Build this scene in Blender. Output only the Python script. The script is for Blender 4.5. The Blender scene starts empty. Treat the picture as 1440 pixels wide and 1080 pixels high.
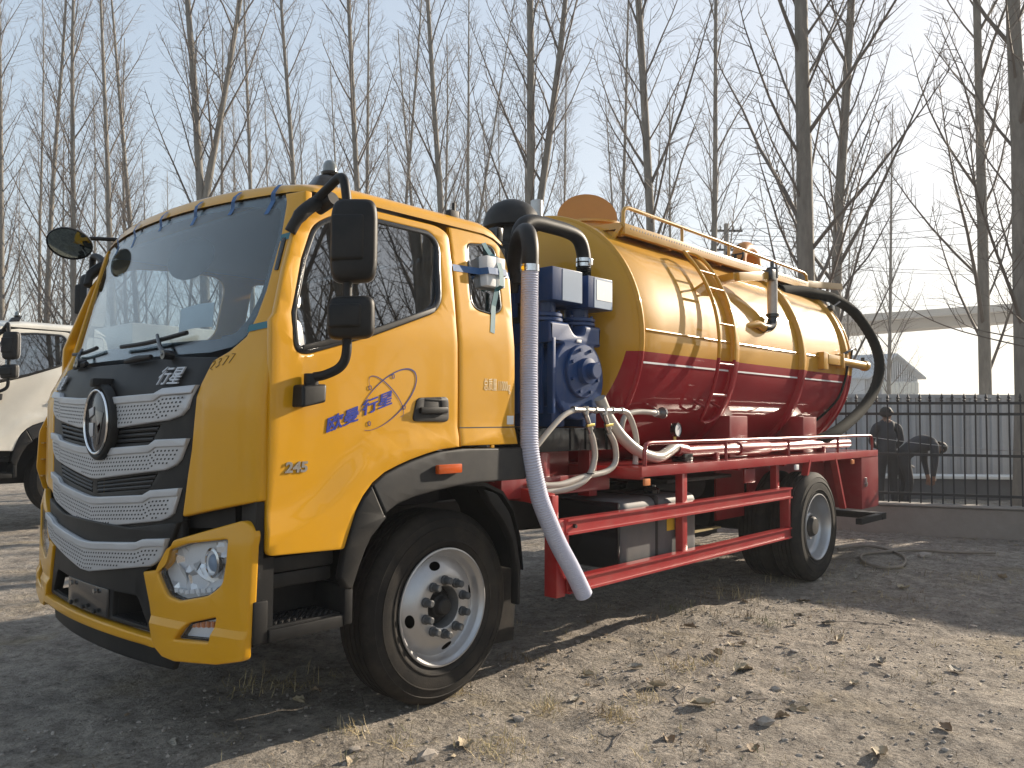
import bpy, bmesh, math, random
import numpy as np
from mathutils import Vector, Matrix, noise
random.seed(7)
RNG = np.random.default_rng(7)
S = bpy.context.scene
COL = S.collection
R = math.radians
# ------------------------------------------------------------------ camera
FWD = Vector((0.74320642, 0.66769073, 0.04281709)); RGT = Vector((0.66812067, -0.74403313, 0.00542892)); UPV = Vector((-0.03548217, -0.02457217, 0.99906818))
CAM = Vector((-3.0261, -3.1869, 1.5123))
cd = bpy.data.cameras.new('camera'); co = bpy.data.objects.new('camera', cd); COL.objects.link(co)
cd.sensor_width = 36; cd.lens = 1146.09 / 1440 * 36; cd.clip_end = 5000; cd.clip_start = .05
mw = Matrix((RGT, UPV, -FWD)).transposed().to_4x4(); mw.translation = CAM; co.matrix_world = mw
S.camera = co
# ------------------------------------------------------------------ light
SUN_EL, SUN_DIR = 20.5, Vector((.910, -.226, .350)).normalized()
W = bpy.data.worlds.new('World'); S.world = W; W.use_nodes = True
wn = W.node_tree.nodes; sky = wn.new('ShaderNodeTexSky'); sky.sky_type = 'NISHITA'; sky.sun_disc = False
sky.sun_elevation = R(SUN_EL); sky.sun_rotation = R(104); sky.air_density = 1.0; sky.dust_density = 1.6; sky.ozone_density = 1.2
gm = wn.new('ShaderNodeGamma'); gm.inputs[1].default_value = .36; hs = wn.new('ShaderNodeHueSaturation'); hs.inputs['Saturation'].default_value = 1.25   # even tone compression of the whole sky
W.node_tree.links.new(sky.outputs[0], gm.inputs[0]); W.node_tree.links.new(gm.outputs[0], hs.inputs['Color']); W.node_tree.links.new(hs.outputs[0], wn['Background'].inputs[0]); wn['Background'].inputs[1].default_value = .15
sl = bpy.data.lights.new('sun', 'SUN'); sl.energy = 2.7; sl.angle = R(.55); sl.color = (1, .87, .70)
so = bpy.data.objects.new('sun', sl); COL.objects.link(so); so.rotation_euler = SUN_DIR.to_track_quat('Z', 'Y').to_euler(); so.location = (0, 0, 30)
S.view_settings.view_transform = 'Standard'; S.view_settings.look = 'None'; S.view_settings.gamma = 1; S.view_settings.use_curve_mapping = False
S.view_settings.exposure = 1.78
S.cycles.max_bounces = 8; S.cycles.transparent_max_bounces = 16
# ------------------------------------------------------------------ materials
def mat(name, col, rough=.5, metal=0, spec=.5, coat=0, var=0, scale=4, bump=0, bscale=60, dirt=0, dcol=(.30, .25, .19), stretch=(1, 1, 1), rvar=0, emis=None):
    m = bpy.data.materials.new(name); m.use_nodes = True; nt = m.node_tree; n = nt.nodes; L = nt.links; b = n['Principled BSDF']
    c4 = (*col, 1)
    b.inputs['Base Color'].default_value = c4; b.inputs['Roughness'].default_value = rough; b.inputs['Metallic'].default_value = metal
    b.inputs['Specular IOR Level'].default_value = spec; b.inputs['Coat Weight'].default_value = coat; b.inputs['Coat Roughness'].default_value = .04
    if var or bump or dirt or rvar:
        tc = n.new('ShaderNodeTexCoord'); mp = n.new('ShaderNodeMapping'); mp.inputs['Scale'].default_value = stretch
        geo = n.new('ShaderNodeNewGeometry'); L.new(geo.outputs['Position'] if False else tc.outputs['Object'], mp.inputs[0])
    last = None
    if var:
        t = n.new('ShaderNodeTexNoise'); t.inputs['Scale'].default_value = scale; t.inputs['Detail'].default_value = 7; t.inputs['Roughness'].default_value = .62; L.new(mp.outputs[0], t.inputs[0])
        r = n.new('ShaderNodeMapRange'); r.inputs[1].default_value = .25; r.inputs[2].default_value = .75; r.inputs[3].default_value = 1 - var; r.inputs[4].default_value = 1 + var; L.new(t.outputs[0], r.inputs[0])
        mx = n.new('ShaderNodeVectorMath'); mx.operation = 'SCALE'; mx.inputs[0].default_value = col; L.new(r.outputs[0], mx.inputs['Scale']); last = mx.outputs[0]
        L.new(last, b.inputs['Base Color'])
    if dirt or rvar:
        t2 = n.new('ShaderNodeTexNoise'); t2.inputs['Scale'].default_value = 3.1; t2.inputs['Detail'].default_value = 10; t2.inputs['Roughness'].default_value = .7; L.new(mp.outputs[0], t2.inputs[0])
    if dirt:
        r2 = n.new('ShaderNodeMapRange'); r2.inputs[1].default_value = .42; r2.inputs[2].default_value = .75; r2.inputs[3].default_value = 0; r2.inputs[4].default_value = dirt; L.new(t2.outputs[0], r2.inputs[0])
        m2 = n.new('ShaderNodeMix'); m2.data_type = 'RGBA'; L.new(r2.outputs[0], m2.inputs[0]); m2.inputs[7].default_value = (*dcol, 1)
        if last: L.new(last, m2.inputs[6])
        else: m2.inputs[6].default_value = c4
        L.new(m2.outputs[2], b.inputs['Base Color'])
    if rvar:
        r3 = n.new('ShaderNodeMapRange'); r3.inputs[3].default_value = max(0, rough - rvar); r3.inputs[4].default_value = rough + rvar; L.new(t2.outputs[0], r3.inputs[0]); L.new(r3.outputs[0], b.inputs['Roughness'])
    if bump:
        t3 = n.new('ShaderNodeTexNoise'); t3.inputs['Scale'].default_value = bscale; t3.inputs['Detail'].default_value = 4; L.new(mp.outputs[0], t3.inputs[0])
        bp = n.new('ShaderNodeBump'); bp.inputs['Strength'].default_value = bump; bp.inputs['Distance'].default_value = .01; L.new(t3.outputs[0], bp.inputs['Height']); L.new(bp.outputs[0], b.inputs['Normal'])
    if emis:
        b.inputs['Emission Color'].default_value = (*emis[0], 1); b.inputs['Emission Strength'].default_value = emis[1]
    return m
def glass(name, tint, refl=1.0, base=.03):
    m = bpy.data.materials.new(name); m.use_nodes = True; nt = m.node_tree; n = nt.nodes; L = nt.links; n.remove(n['Principled BSDF'])
    tr = n.new('ShaderNodeBsdfTransparent'); tr.inputs[0].default_value = (*tint, 1); gl = n.new('ShaderNodeBsdfGlossy'); gl.inputs['Roughness'].default_value = .012
    fr = n.new('ShaderNodeLayerWeight'); fr.inputs[0].default_value = .5
    pw = n.new('ShaderNodeMath'); pw.operation = 'POWER'; L.new(fr.outputs['Facing'], pw.inputs[0]); pw.inputs[1].default_value = 2.6
    ma = n.new('ShaderNodeMath'); ma.operation = 'MULTIPLY_ADD'; L.new(pw.outputs[0], ma.inputs[0]); ma.inputs[1].default_value = refl; ma.inputs[2].default_value = base; ma.use_clamp = True
    mx = n.new('ShaderNodeMixShader'); L.new(ma.outputs[0], mx.inputs[0]); L.new(tr.outputs[0], mx.inputs[1]); L.new(gl.outputs[0], mx.inputs[2]); L.new(mx.outputs[0], n['Material Output'].inputs[0])
    return m
M = dict(
    yellow=mat('yellow_paint', (.63, .308, .006), .42, spec=.2, coat=.55, var=.05, scale=2, dirt=.06, rvar=.06),
    cream=mat('cream_paint', (.76, .73, .65), .35, coat=.6, var=.05, scale=2, dirt=.15),
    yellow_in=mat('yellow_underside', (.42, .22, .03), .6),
    tankpaint=None,
    tyellow=mat('tank_yellow', (.55, .285, .02), .3, coat=.6, var=.05, scale=3, dirt=.1, rvar=.06),
    lid=mat('lid_orange', (.52, .20, .025), .45, var=.08, scale=6),
    red=mat('red_paint', (.40, .022, .024), .35, coat=.7, var=.08, scale=3, dirt=.22, rvar=.08),
    dred=mat('dark_red_paint', (.27, .012, .017), .35, coat=.7, var=.08, scale=3, dirt=.16, rvar=.08),
    plastic=mat('black_plastic', (.010, .0105, .0115), .5, spec=.28, var=.12, scale=6, dirt=.06, bump=.05, bscale=400),
    gplastic=mat('grey_plastic', (.024, .0245, .026), .52, spec=.3, var=.10, scale=5, dirt=.10, bump=.06, bscale=420),
    gloss=mat('gloss_black', (.015, .016, .018), .22, coat=.3),
    rubber=mat('tyre_rubber', (.019, .0175, .0165), .8, spec=.22, var=.22, scale=5, dirt=.38, dcol=(.13, .105, .08), bump=.12, bscale=120),
    dark=mat('chassis_black', (.008, .008, .009), .6, dirt=.15, dcol=(.09, .075, .06)),
    silver=mat('satin_silver', (.47, .475, .49), .45, metal=.25, var=.05, scale=8),
    chrome=mat('chrome', (.75, .75, .76), .12, metal=1),
    rim=mat('rim_silver', (.50, .50, .51), .36, metal=.7, var=.10, scale=5, dirt=.25, dcol=(.26, .24, .21), rvar=.1),
    nut=mat('nut_cap_grey', (.075, .078, .082), .6, var=.1),
    steel=mat('bare_steel', (.42, .41, .40), .32, metal=.9, var=.12, scale=12),
    alu=mat('aluminium_tank', (.13, .133, .137), .6, metal=.2, spec=.3, var=.10, scale=4, dirt=.25),
    blue=mat('pump_blue', (.009, .046, .16), .42, spec=.25, coat=.25, var=.08, scale=5, dirt=.14, bump=.04, bscale=90),
    bluebox=mat('box_blue_grey', (.22, .30, .42), .35, coat=.3, var=.06),
    label=mat('white_label', (.72, .73, .74), .5, var=.05, scale=20),
    ink=mat('grey_print', (.15, .16, .18), .6),
    decal=mat('decal_blue', (.010, .030, .30), .4),
    orbit=mat('decal_dark_blue', (.03, .035, .16), .4),
    pale=mat('pale_print', (.78, .64, .38), .5),
    hosew=mat('white_hose', (.54, .55, .66), .42, var=.06, scale=9, dirt=.14),
    hosec=mat('clear_hose', (.46, .43, .38), .3, coat=.4, var=.1, scale=6),
    hoseb=mat('black_hose', (.012, .0135, .0125), .85, spec=.10, var=.15),
    tape=mat('blue_tape', (.035, .11, .27), .5, var=.06, scale=12),
    tapeg=mat('teal_tape', (.03, .15, .19), .5, var=.06, scale=12),
    foam=mat('white_foam', (.78, .79, .80), .7, bump=.1, bscale=160),
    orange=mat('orange_lens', (.55, .09, .010), .18, coat=.6),
    amber=mat('amber_reflector', (.70, .26, .10), .25, coat=.5),
    redl=mat('red_lens', (.35, .01, .01), .2, coat=.6),
    brass=mat('brass', (.62, .48, .14), .35, metal=.8),
    lining=mat('cab_lining', (.34, .35, .37), .8), seat=mat('seat_fabric', (.045, .046, .05), .85, bump=.1, bscale=200), dash=mat('dashboard', (.03, .031, .034), .6),
    paper=mat('paper', (.74, .76, .80), .6), sticker=mat('yellow_sticker', (.72, .46, .03), .5), wood=mat('pallet_wood', (.42, .33, .15), .7, var=.2, scale=14),
    glass=glass('windscreen_glass', (.80, .86, .88), .70, .035), dglass=glass('side_glass', (.30, .34, .37), .62, .30), clear=glass('lamp_glass', (.94, .95, .96), .45, .03),
    emblem=mat('emblem_dark', (.035, .035, .04), .16, spec=.35, coat=.25), refl=mat('reflector_chrome', (.86, .87, .89), .14, metal=.25), led=mat('white_led', (.80, .82, .85), .22),
    pen=mat('pen_mark', (.09, .07, .03), .7),
)
def tank_paint():
    m = bpy.data.materials.new('two_tone_tank_paint'); m.use_nodes = True; nt = m.node_tree; n = nt.nodes; L = nt.links; b = n['Principled BSDF']
    g = n.new('ShaderNodeNewGeometry'); sp = n.new('ShaderNodeSeparateXYZ'); L.new(g.outputs['Position'], sp.inputs[0])
    def lt(sock, v, op='LESS_THAN'):
        k = n.new('ShaderNodeMath'); k.operation = op; L.new(sock, k.inputs[0]); k.inputs[1].default_value = v; return k.outputs[0]
    xs = n.new('ShaderNodeMath'); xs.operation = 'MULTIPLY_ADD'; L.new(sp.outputs['Z'], xs.inputs[0]); xs.inputs[1].default_value = -.10; L.new(sp.outputs['X'], xs.inputs[2])
    k = n.new('ShaderNodeMath'); k.operation = 'MULTIPLY'; L.new(lt(sp.outputs['Z'], 2.012), k.inputs[0]); L.new(lt(xs.outputs[0], 1.725, 'GREATER_THAN'), k.inputs[1])
    tc = n.new('ShaderNodeTexCoord'); t = n.new('ShaderNodeTexNoise'); t.inputs['Scale'].default_value = 2.2; t.inputs['Detail'].default_value = 8; L.new(tc.outputs['Object'], t.inputs[0])
    cy = n.new('ShaderNodeMix'); cy.data_type = 'RGBA'; cy.inputs[6].default_value = (.58, .285, .014, 1); cy.inputs[7].default_value = (.52, .27, .022, 1); L.new(t.outputs[0], cy.inputs[0])
    cr = n.new('ShaderNodeMix'); cr.data_type = 'RGBA'; cr.inputs[6].default_value = (.33, .010, .018, 1); cr.inputs[7].default_value = (.26, .012, .019, 1); L.new(t.outputs[0], cr.inputs[0])
    mx = n.new('ShaderNodeMix'); mx.data_type = 'RGBA'; L.new(k.outputs[0], mx.inputs[0]); L.new(cy.outputs[2], mx.inputs[6]); L.new(cr.outputs[2], mx.inputs[7]); L.new(mx.outputs[2], b.inputs['Base Color'])
    b.inputs['Roughness'].default_value = .5; b.inputs['Specular IOR Level'].default_value = .12; b.inputs['Coat Weight'].default_value = .55; b.inputs['Coat Roughness'].default_value = .06
    # sheet-metal unevenness
    mp = n.new('ShaderNodeMapping'); mp.inputs['Scale'].default_value = (1, .5, .5); L.new(tc.outputs['Object'], mp.inputs[0])
    t2 = n.new('ShaderNodeTexNoise'); t2.inputs['Scale'].default_value = 2.4; t2.inputs['Detail'].default_value = 2; L.new(mp.outputs[0], t2.inputs[0])
    bp = n.new('ShaderNodeBump'); bp.inputs['Strength'].default_value = .07; bp.inputs['Distance'].default_value = .05; L.new(t2.outputs[0], bp.inputs['Height']); L.new(bp.outputs[0], b.inputs['Normal']); L.new(bp.outputs[0], b.inputs['Coat Normal'])
    return m
M['tankpaint'] = tank_paint()
# ------------------------------------------------------------------ helpers
WL = {}
OFF = Vector((0, 0, 0))
def props(o, label=None, cat=None, group=None, kind=None):
    if label: o['label'] = label
    if cat: o['category'] = cat
    if group: o['group'] = group
    if kind: o['kind'] = kind
    return o
def empty(name, loc, label=None, cat=None, group=None):
    o = bpy.data.objects.new(name, None); COL.objects.link(o); o.location = loc; o.empty_display_size = .2; WL[o] = Vector(loc); return props(o, label, cat, group)
def link(name, me, loc, parent=None):
    o = bpy.data.objects.new(name, me); COL.objects.link(o); WL[o] = Vector(loc)
    if parent is not None: o.parent = parent; o.location = WL[o] - WL[parent]
    else: o.location = loc
    return o
def mk(name, g, m, parent=None, ang=35, kind=None, label=None, midx=None, base=False, flip=True):
    V, F = g; V = np.asarray(V, float) + np.array(OFF)
    lo, hi = V.min(0), V.max(0); c = (lo + hi) / 2
    if base or parent is None: c[2] = lo[2]
    me = bpy.data.meshes.new(name); me.from_pydata((V - c).tolist(), [], F)
    for x in (m if isinstance(m, (list, tuple)) else [m]): me.materials.append(x)
    if midx is not None: me.polygons.foreach_set('material_index', midx)
    if flip:
        b = bmesh.new(); b.from_mesh(me); bmesh.ops.recalc_face_normals(b, faces=b.faces); b.to_mesh(me); b.free()
    if ang is not None:
        me.shade_smooth(); me.set_sharp_from_angle(angle=R(ang))
    me.update()
    o = link(name, me, Vector(c), parent)
    if kind: o['kind'] = kind
    if label: o['label'] = label
    return o
def J(*gs):
    V = []; F = []
    for v, f in gs:
        k = len(V); V += [tuple(p) for p in v]; F += [[i + k for i in q] for q in f]
    return V, F
def box(a, b):
    x0, y0, z0 = a; x1, y1, z1 = b
    return [(x0, y0, z0), (x1, y0, z0), (x1, y1, z0), (x0, y1, z0), (x0, y0, z1), (x1, y0, z1), (x1, y1, z1), (x0, y1, z1)], [[0, 3, 2, 1], [4, 5, 6, 7], [0, 1, 5, 4], [1, 2, 6, 5], [2, 3, 7, 6], [3, 0, 4, 7]]
def bev(g, w=.006, seg=2, ang=30):
    me = bpy.data.meshes.new('t'); me.from_pydata([tuple(v) for v in g[0]], [], g[1]); b = bmesh.new(); b.from_mesh(me)
    bmesh.ops.remove_doubles(b, verts=b.verts, dist=1e-5); bmesh.ops.recalc_face_normals(b, faces=b.faces)
    es = [e for e in b.edges if len(e.link_faces) == 2 and e.calc_face_angle(0) > R(ang)]
    bmesh.ops.bevel(b, geom=es, offset=w, segments=seg, affect='EDGES', profile=.6, clamp_overlap=True)
    b.verts.index_update(); r = ([tuple(v.co) for v in b.verts], [[v.index for v in f.verts] for f in b.faces]); b.free(); bpy.data.meshes.remove(me); return r
def rbox(a, b, w=.01, seg=2): return bev(box(a, b), w, seg)
def xf(g, mat4): return [tuple(mat4 @ Vector(v)) for v in g[0]], g[1]
def obox(p, q, wd, ht, w=0):
    """box beam from p to q, width wd (sideways) and height ht"""
    p = Vector(p); q = Vector(q); d = q - p; L = d.length; d.normalize()
    up = Vector((0, 0, 1)) if abs(d.z) < .95 else Vector((0, 1, 0))
    s = d.cross(up).normalized(); u = s.cross(d)
    m = Matrix((d, s, u)).transposed().to_4x4(); m.translation = p
    g = box((0, -wd / 2, -ht / 2), (L, wd / 2, ht / 2))
    if w: g = bev(g, w)
    return xf(g, m)
def smooth(P, n=8):
    P = [Vector(p) for p in P]; out = []
    for i in range(len(P) - 1):
        a = P[max(i - 1, 0)]; b = P[i]; c = P[i + 1]; d = P[min(i + 2, len(P) - 1)]
        for k in range(n):
            t = k / n
            out.append(.5 * ((2 * b) + (c - a) * t + (2 * a - 5 * b + 4 * c - d) * t * t + (3 * b - 3 * c + d - a) * t ** 3))
    return out + [P[-1]]
def tube(P, r, n=10, cap=True, closed=False):
    P = [Vector(p) for p in P]; N = len(P); rr = r if hasattr(r, '__len__') else [r] * N
    V = []; F = []; nrm = None
    for i, p in enumerate(P):
        if closed: t = P[(i + 1) % N] - P[i - 1]
        else: t = P[min(i + 1, N - 1)] - P[max(i - 1, 0)]
        t.normalize()
        if nrm is None:
            nrm = t.cross(Vector((0, 0, 1)) if abs(t.z) < .9 else Vector((0, 1, 0))).normalized()
        else:
            nrm = (nrm - t * nrm.dot(t)).normalized()
        b = t.cross(nrm)
        for k in range(n):
            a = 2 * math.pi * k / n; V.append(p + (nrm * math.cos(a) + b * math.sin(a)) * rr[i])
    for i in range(N if closed else N - 1):
        i2 = (i + 1) % N
        for k in range(n): F.append([i * n + k, i * n + (k + 1) % n, i2 * n + (k + 1) % n, i2 * n + k])
    if cap and not closed: F.append(list(range(n))[::-1]); F.append([(N - 1) * n + k for k in range(n)])
    return V, F
def lathe(prof, c, axis='y', n=48, cap=True):
    """prof: (radius, offset along axis)"""
    V = []; F = []; m = len(prof)
    for r, o in prof:
        for k in range(n):
            a = 2 * math.pi * k / n; p = r * math.cos(a); q = r * math.sin(a)
            V.append({'y': (c[0] + p, c[1] + o, c[2] + q), 'x': (c[0] + o, c[1] + p, c[2] + q), 'z': (c[0] + p, c[1] + q, c[2] + o)}[axis])
    for i in range(m - 1):
        for k in range(n): F.append([i * n + k, i * n + (k + 1) % n, (i + 1) * n + (k + 1) % n, (i + 1) * n + k])
    if cap:
        if prof[0][0] > 1e-4: F.append(list(range(n))[::-1])
        if prof[-1][0] > 1e-4: F.append([(m - 1) * n + k for k in range(n)])
    return V, F
def cyl(p, q, r, n=16, w=0):
    g = tube([p, q], r, n)
    return bev(g, w, 2, 50) if w else g
def rnd(P, r, n=4):
    out = []; N = len(P)
    for i in range(N):
        p = Vector(P[i][:2]); rr = P[i][2] if len(P[i]) > 2 else r; a = Vector(P[i - 1][:2]); b = Vector(P[(i + 1) % N][:2])
        if rr <= 0: out.append(tuple(p)); continue
        da = a - p; db = b - p; ra = min(rr, da.length * .49); rb = min(rr, db.length * .49)
        A = p + da.normalized() * ra; B = p + db.normalized() * rb
        for k in range(n + 1):
            t = k / n; out.append(tuple(A * (1 - t) ** 2 + p * 2 * t * (1 - t) + B * t * t))
    return out
def curve_mesh(cu):
    o = bpy.data.objects.new('t', cu); me = bpy.data.meshes.new_from_object(o); bpy.data.objects.remove(o); return me
def plate(outer, mp, holes=(), d=.02, bv=.004, cu=(), cv=(), res=1):
    """flat sheet with holes, cut along u / v lines and laid onto a surface; front face at w=0"""
    c = bpy.data.curves.new('t', 'CURVE'); c.dimensions = '2D'; c.fill_mode = 'BOTH'; c.extrude = max(d / 2 - bv, 1e-4); c.bevel_depth = bv; c.bevel_resolution = res; c.offset = -bv
    for P in [outer] + list(holes):
        s = c.splines.new('POLY'); s.points.add(len(P) - 1); s.use_cyclic_u = True
        for p, q in zip(s.points, P): p.co = (q[0], q[1], 0, 1)
    me = curve_mesh(c); bpy.data.curves.remove(c)
    b = bmesh.new(); b.from_mesh(me); bmesh.ops.remove_doubles(b, verts=b.verts, dist=2e-5)
    for ax, cs in ((0, cu), (1, cv)):
        for x in cs:
            no = (1, 0, 0) if ax == 0 else (0, 1, 0); pc = (x, 0, 0) if ax == 0 else (0, x, 0)
            bmesh.ops.bisect_plane(b, geom=b.verts[:] + b.edges[:] + b.faces[:], plane_co=pc, plane_no=no)
    b.verts.index_update()
    V = [mp(v.co.x, v.co.y, v.co.z - d / 2) for v in b.verts]; F = [[v.index for v in f.verts] for f in b.faces]; b.free(); bpy.data.meshes.remove(me)
    return V, F
def text(body, size, mp, ext=.002, off=0, shear=0, cu=()):
    c = bpy.data.curves.new('t', 'FONT'); c.body = body; c.size = size; c.extrude = ext; c.offset = off; c.shear = shear; c.resolution_u = 3
    me = curve_mesh(c); bpy.data.curves.remove(c)
    V = [mp(v.co.x, v.co.y, v.co.z) for v in me.vertices]; F = [list(p.vertices) for p in me.polygons]; bpy.data.meshes.remove(me); return V, F
def rng(a, b, s):
    n = max(1, int(round((b - a) / s))); return [a + (b - a) * i / n for i in range(n + 1)]
def merge(g, d=1e-4):
    me = bpy.data.meshes.new('t'); me.from_pydata([tuple(v) for v in g[0]], [], g[1]); b = bmesh.new(); b.from_mesh(me); bmesh.ops.remove_doubles(b, verts=b.verts, dist=d); b.verts.index_update()
    r = ([tuple(v.co) for v in b.verts], [[v.index for v in f.verts] for f in b.faces]); b.free(); bpy.data.meshes.remove(me); return r
def fbm(x, y, z=0, o=4, H=.9): return noise.fractal(Vector((x, y, z)), H, 2.1, o)
def at(u, D, z=None, v=597):
    p = CAM + (FWD + RGT * ((u - 720) / 1146.09) - UPV * ((v - 540) / 1146.09)) * D
    if z is not None: p.z = z
    return p
def shared(name, me, loc, parent, rot=None, scale=None):
    o = bpy.data.objects.new(name, me); COL.objects.link(o); o.parent = parent; o.location = Vector(loc) - WL[parent]
    if rot: o.rotation_euler = rot
    if scale: o.scale = scale
    return o
# ------------------------------------------------------------------ ground
def ground_mat():
    m = bpy.data.materials.new('packed_dirt'); m.use_nodes = True; nt = m.node_tree; n = nt.nodes; L = nt.links; b = n['Principled BSDF']
    g = n.new('ShaderNodeNewGeometry')
    def nz(s, d=6, rg=.6, off=0):
        t = n.new('ShaderNodeTexNoise'); t.inputs['Scale'].default_value = s; t.inputs['Detail'].default_value = d; t.inputs['Roughness'].default_value = rg
        if off:
            mp = n.new('ShaderNodeMapping'); mp.inputs['Location'].default_value = (off, off, 0); L.new(g.outputs['Position'], mp.inputs[0]); L.new(mp.outputs[0], t.inputs[0])
        else: L.new(g.outputs['Position'], t.inputs[0])
        return t.outputs[0]
    def mr(s, a, c, lo=0, hi=1):
        r = n.new('ShaderNodeMapRange'); r.inputs[1].default_value = a; r.inputs[2].default_value = c; r.inputs[3].default_value = lo; r.inputs[4].default_value = hi; L.new(s, r.inputs[0]); return r.outputs[0]
    def mixc(f, a, c):
        x = n.new('ShaderNodeMix'); x.data_type = 'RGBA'; L.new(f, x.inputs[0])
        for s, v in ((6, a), (7, c)):
            if isinstance(v, tuple): x.inputs[s].default_value = (*v, 1)
            else: L.new(v, x.inputs[s])
        return x.outputs[2]
    c1 = mixc(mr(nz(.55, 8, .65), .38, .62), (.40, .352, .300), (.52, .46, .39))
    c2 = mixc(mr(nz(3.2, 8, .7, 7), .48, .66), c1, (.31, .275, .24))
    c3 = mixc(mr(nz(26, 5, .7), .52, .70), c2, (.175, .152, .130))
    c4 = mixc(mr(nz(90, 3, .6, 3), .60, .72, 0, .8), c3, (.42, .36, .28))
    c5a = mixc(mr(nz(1.1, 5, .6, 19), .56, .70, 0, .5), c4, (.36, .29, .17)); c5 = mixc(mr(nz(210, 3, .7, 11), .50, .64, 0, .55), c5a, (.12, .10, .085))
    mu = n.new('ShaderNodeVectorMath'); mu.operation = 'SCALE'; L.new(c5, mu.inputs[0]); L.new(mr(nz(7, 12, .80, 31), .36, .64, .50, 1.38), mu.inputs['Scale']); c6 = mu.outputs[0]
    L.new(c6, b.inputs['Base Color']); b.inputs['Roughness'].default_value = .92; b.inputs['Specular IOR Level'].default_value = .25
    v = n.new('ShaderNodeTexVoronoi'); v.inputs['Scale'].default_value = 34; L.new(g.outputs['Position'], v.inputs[0])
    v2 = n.new('ShaderNodeTexVoronoi'); v2.inputs['Scale'].default_value = 85; L.new(g.outputs['Position'], v2.inputs[0])
    def sc(s, k):
        q = n.new('ShaderNodeMath'); q.operation = 'MULTIPLY'; L.new(s, q.inputs[0]); q.inputs[1].default_value = k; return q.outputs[0]
    def ad(a, c):
        q = n.new('ShaderNodeMath'); q.operation = 'ADD'; L.new(a, q.inputs[0]); L.new(c, q.inputs[1]); return q.outputs[0]
    h = ad(ad(ad(sc(nz(14, 8, .72), .075), sc(v.outputs[0], -.016)), sc(nz(60, 6, .7), .026)), ad(sc(v2.outputs[0], -.006), sc(nz(4.5, 3, .5, 5), .05)))
    bp = n.new('ShaderNodeBump'); bp.inputs['Strength'].default_value = 1.0; bp.inputs['Distance'].default_value = 1.0; L.new(h, bp.inputs['Height']); L.new(bp.outputs[0], b.inputs['Normal'])
    return m
def gz(x, y):
    a = .030 * fbm(x * .55, y * .55, 1.3, 3) + .021 * fbm(x * 2.3, y * 2.3, 4.1, 3) + .010 * fbm(x * 8, y * 8, 8.2, 3)
    for wx, wy in ((0, .12), (4.67, 0), (0, 2.05), (4.67, 2.15)):
        d = math.hypot((x - wx) / 1.0, y - wy) / .7
        if d < 1: a *= d * d
    return a
def axis(dense, mid, lo, hi):
    c = list(np.arange(dense[0], dense[1], dense[2])); st = mid[2]
    x = dense[1]
    while x < mid[1]: c.append(x); x += st
    s = st
    while x < hi: c.append(x); s *= 1.35; x += s
    c.append(hi); x = dense[0] - st; st = mid[2]
    pre = []
    while x > mid[0]: pre.append(x); x -= st
    s = st
    while x > lo: pre.append(x); s *= 1.35; x -= s
    pre.append(lo); return np.array(pre[::-1] + c)
gx = axis((-3.0, 5.5, .036), (-6, 12, .13), -700, 700); gy = axis((-3.0, 1.4, .036), (-6, 11, .13), -700, 700)
gv = []
for y in gy:
    for x in gx:
        gv.append((x, y, gz(x, y) if (-7 < x < 25 and -7 < y < 25) else 0.0))
nx = len(gx); gf = [[j * nx + i, j * nx + i + 1, (j + 1) * nx + i + 1, (j + 1) * nx + i] for j in range(len(gy) - 1) for i in range(nx - 1)]
gme = bpy.data.meshes.new('dirt_ground'); gme.from_pydata(gv, [], gf); gme.materials.append(ground_mat()); gme.shade_smooth()
go = bpy.data.objects.new('dirt_ground', gme); COL.objects.link(go); props(go, 'grey brown packed dirt yard under the trucks', 'ground', kind='structure')
# ------------------------------------------------------------------ fence, wall, hoarding
concrete = mat('concrete', (.27, .245, .215), .85, var=.18, scale=2.5, dirt=.5, dcol=(.20, .175, .15), bump=.5, bscale=30)
iron = mat('black_iron', (.016, .016, .018), .5, var=.1)
FA = Vector((8.72, .54, 0)); FD = Vector((.61, -1.54, 0)).normalized(); FN = Vector((-FD.y, FD.x, 0)) * 1.0
def fp(s, z, o=0): p = FA + FD * s + FN * o; return (p.x, p.y, z)
wall = empty('fence_wall', fp(0, 0), 'low weathered concrete plinth wall carrying the black iron fence', 'wall')
def beam_on(s0, s1, z0, z1, t, o=0):
    return [fp(s0, z0, o - t), fp(s1, z0, o - t), fp(s1, z0, o + t), fp(s0, z0, o + t), fp(s0, z1, o - t), fp(s1, z1, o - t), fp(s1, z1, o + t), fp(s0, z1, o + t)], box((0, 0, 0), (1, 1, 1))[1]
def slab(s0, s1, z0, z1, t, seed):
    V = []; F = []; n = 40
    for i in range(n + 1):
        s = s0 + (s1 - s0) * i / n
        for (z, o) in ((z0, -t), (z1 - .02, -t), (z1, -t + .02), (z1, t - .02), (z1 - .02, t), (z0, t)):
            V.append(fp(s, z + (.006 * fbm(s * 3, z, seed) if z > z0 else 0), o + .008 * fbm(s * 2, z * 3 + o, seed + 3)))
    for i in range(n):
        for k in range(5): F.append([i * 6 + k, (i + 1) * 6 + k, (i + 1) * 6 + k + 1, i * 6 + k + 1])
    F += [[0, 1, 2, 3, 4, 5], [n * 6 + k for k in range(5, -1, -1)]]
    return V, F
mk('plinth', slab(-5, 7, -.1, .375, .11, 1), concrete, wall, 40); mk('coping', slab(-5, 7, .377, .405, .135, 5), concrete, wall, 40)
fence = empty('iron_fence', fp(0, .4), 'black iron bar fence with spear tips on the concrete plinth', 'fence')
for z in (.53, 1.06, 1.61, 1.755): mk('rail', beam_on(-5, 7, z - .018, z + .018, .016), iron, fence, None)
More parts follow.
